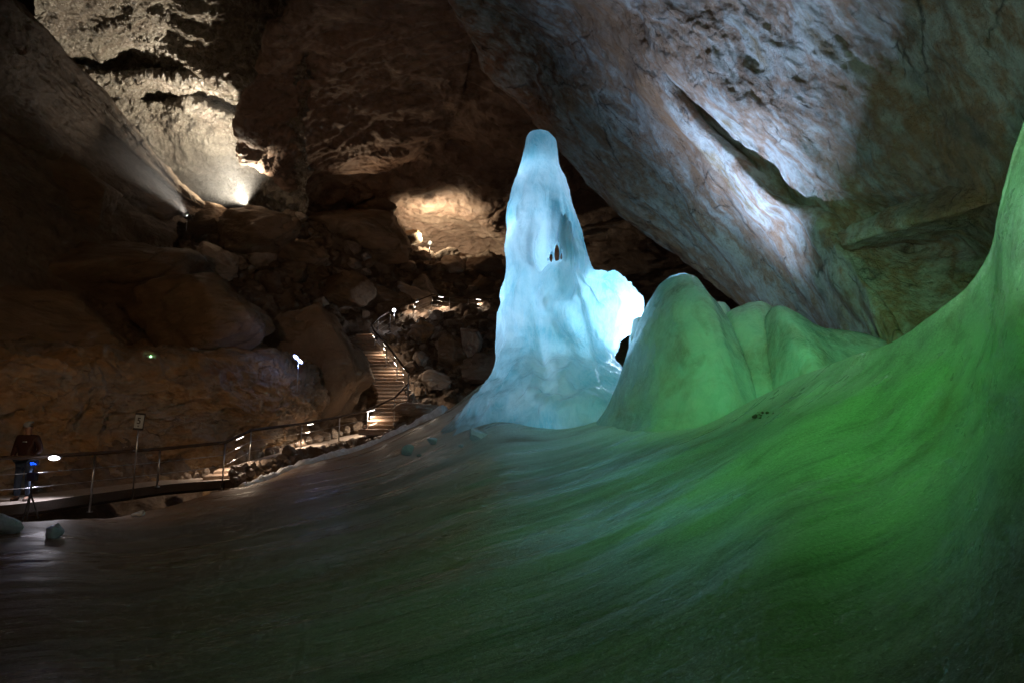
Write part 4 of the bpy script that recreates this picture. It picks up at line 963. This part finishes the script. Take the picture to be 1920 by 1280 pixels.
# ================================================================== MIST IN THE BEAMS
def mist(name, p0, p1, r0, r1, dens, col=(1, 1, 1)):
    n = N(name + "_air"); P = n.co(); r = n.n("VectorMath", {0: P}, operation='LENGTH').outputs["Value"]
    f = n.ramp(r, [(0, 1.0), (.45, .62), (1, 0.0)]); g = n.ramp(n.noise(P, 2.2, 4, .6, .6), [(.36, .35), (.64, 1.3)])
    v = n.n("VolumePrincipled", {"Color": (*col, 1), "Density": n.math('MULTIPLY', n.math('MULTIPLY', f, g), dens), "Anisotropy": .1}); n.t.links.new(v.outputs[0], n.out.inputs["Volume"])
    bm = bmesh.new(); bmesh.ops.create_icosphere(bm, subdivisions=3, radius=1); me = bpy.data.meshes.new(name); bm.to_mesh(me); bm.free(); me.materials.append(n.m)
    o = bpy.data.objects.new(name, me); COL.objects.link(o); o.location = at(*p0); o.scale = p1; setp(o, kind="stuff"); return o
mist("mist", (432, 320, 38.4), (4.2, 4.0, 4.6), 0, 0, .022)
mist("mist", (285, 335, 31.5), (4.6, 3.4, 3.6), 0, 0, .16)
spot("ceiling_spotlight", at(462.5, 384, 38.5), at(400, 250, 38.5), 9000, (1, .90, .76), 34, .8, .12)
spot("ceiling_spotlight", at(460, 383, 38.3), at(335, 165, 38), 9500, (1, .87, .68), 135, .7, .12)
spot("ceiling_spotlight", at(349, 400, 33.0), at(230, 260, 29.6), 700, (1, .9, .78), 46, .9, .12)
spot("crest_spot_and_fill", at(808, 446, 50.2), at(832, 400, 54), 2900, (1, .86, .62), 165, .8, .12)
spot("crest_spot_and_fill", at(690, 396, 46), at(760, 220, 38), 420, (1, .68, .42), 130, 1, .4)  # unseen fill light added to lift the dark middle of the ceiling
spot("amber_fill", (-3, 14, 3.5), at(740, 250, 42), 1350, (1, .62, .38), 60, 1, .6)  # added soft fill from the front so the brown ceiling shows
spot("slab_spotlight", at(1222, 600, 18.6), at(1480, 110, 17), 19000, (.44, .64, 1.0), 122, 1, .18)
point("column_backlight", at(1186, 632, 21.2), 60, (.68, .78, 1.0), .12)
for px, py, Yl, p in ((958, 560, 20.9, 95), (962, 440, 20.8, 160), (998, 330, 20.6, 34), (1166, 606, 20.9, 420), (1140, 655, 20.9, 70)):
    point("column_inner_fill", atY(px, py, Yl), p, (.72, .84, 1.0), .15)  # unseen lights added inside the ice to make the column glow
spot("green_flood_and_fill", (2.6, 5.2, 9.0), at(1650, 690, 9.6), 900, (.14, 1.0, .12), 84, 1, .25)
spot("green_flood_and_fill", (2.2, 3.5, 6.0), at(1360, 610, 16.5), 1900, (.36, 1.0, .46), 48, 1, .3)
spot("green_flood_and_fill", (0, 1.5, 8.5), at(1250, 880, 10), 270, (.16, 1.0, .15), 82, 1, .4)  # added fill that spreads dim green over the middle of the ice
spot("green_flood_and_fill", (1.5, 3, 3.5), at(1890, 430, 8), 260, (.13, 1.0, .12), 60, 1, .3)  # added fill to brighten the upswept right side of the sheet
spot("teal_fill", (3, 4, 3), at(1690, 230, 14.5), 1050, (.62, .86, .76), 62, 1, .3)  # unseen fill light added to lift the right rock wall
spot("cool_fill", (0, 2, 6), at(880, 828, 16.8), 420, (.55, .82, 1.0), 26, 1, .2)  # added fill for the front faces of the ice blocks near the column
spot("cool_fill", (-2, 1, 5), at(50, 990, 12.2), 110, (.8, .9, 1.0), 16, 1, .2)  # same kind of added fill, for the ice blocks at far left
spot("cyan_fill", (-3.5, 7.5, 4.5), at(1040, 640, 20), 600, (.48, .85, 1.0), 46, 1, .3)  # unseen front fill added to model the face of the column
spot("amber_fill", (-6, 8, 5), at(380, 640, 27), 900, (1.0, .56, .27), 90, 1, .4)  # added warm fill standing in for dim ambient light on the boulders
w = bpy.data.worlds.new("World"); S.world = w; w.use_nodes = True
bg = w.node_tree.nodes["Background"]; bg.inputs[0].default_value = (.9, .62, .44, 1); bg.inputs[1].default_value = .019

S.render.engine = 'CYCLES'; S.cycles.use_denoising = True; S.cycles.max_bounces = 6; S.cycles.diffuse_bounces = 3; S.cycles.glossy_bounces = 2; S.cycles.transmission_bounces = 4; S.cycles.volume_bounces = 0
S.cycles.use_adaptive_sampling = True; S.cycles.adaptive_threshold = .035; S.cycles.adaptive_min_samples = 24; S.cycles.volume_step_rate = 2
S.cycles.sample_clamp_indirect = 4; S.cycles.caustics_reflective = False; S.cycles.caustics_refractive = False
S.view_settings.view_transform = 'Standard'; S.view_settings.look = 'None'; S.view_settings.exposure = 0; S.view_settings.gamma = 1
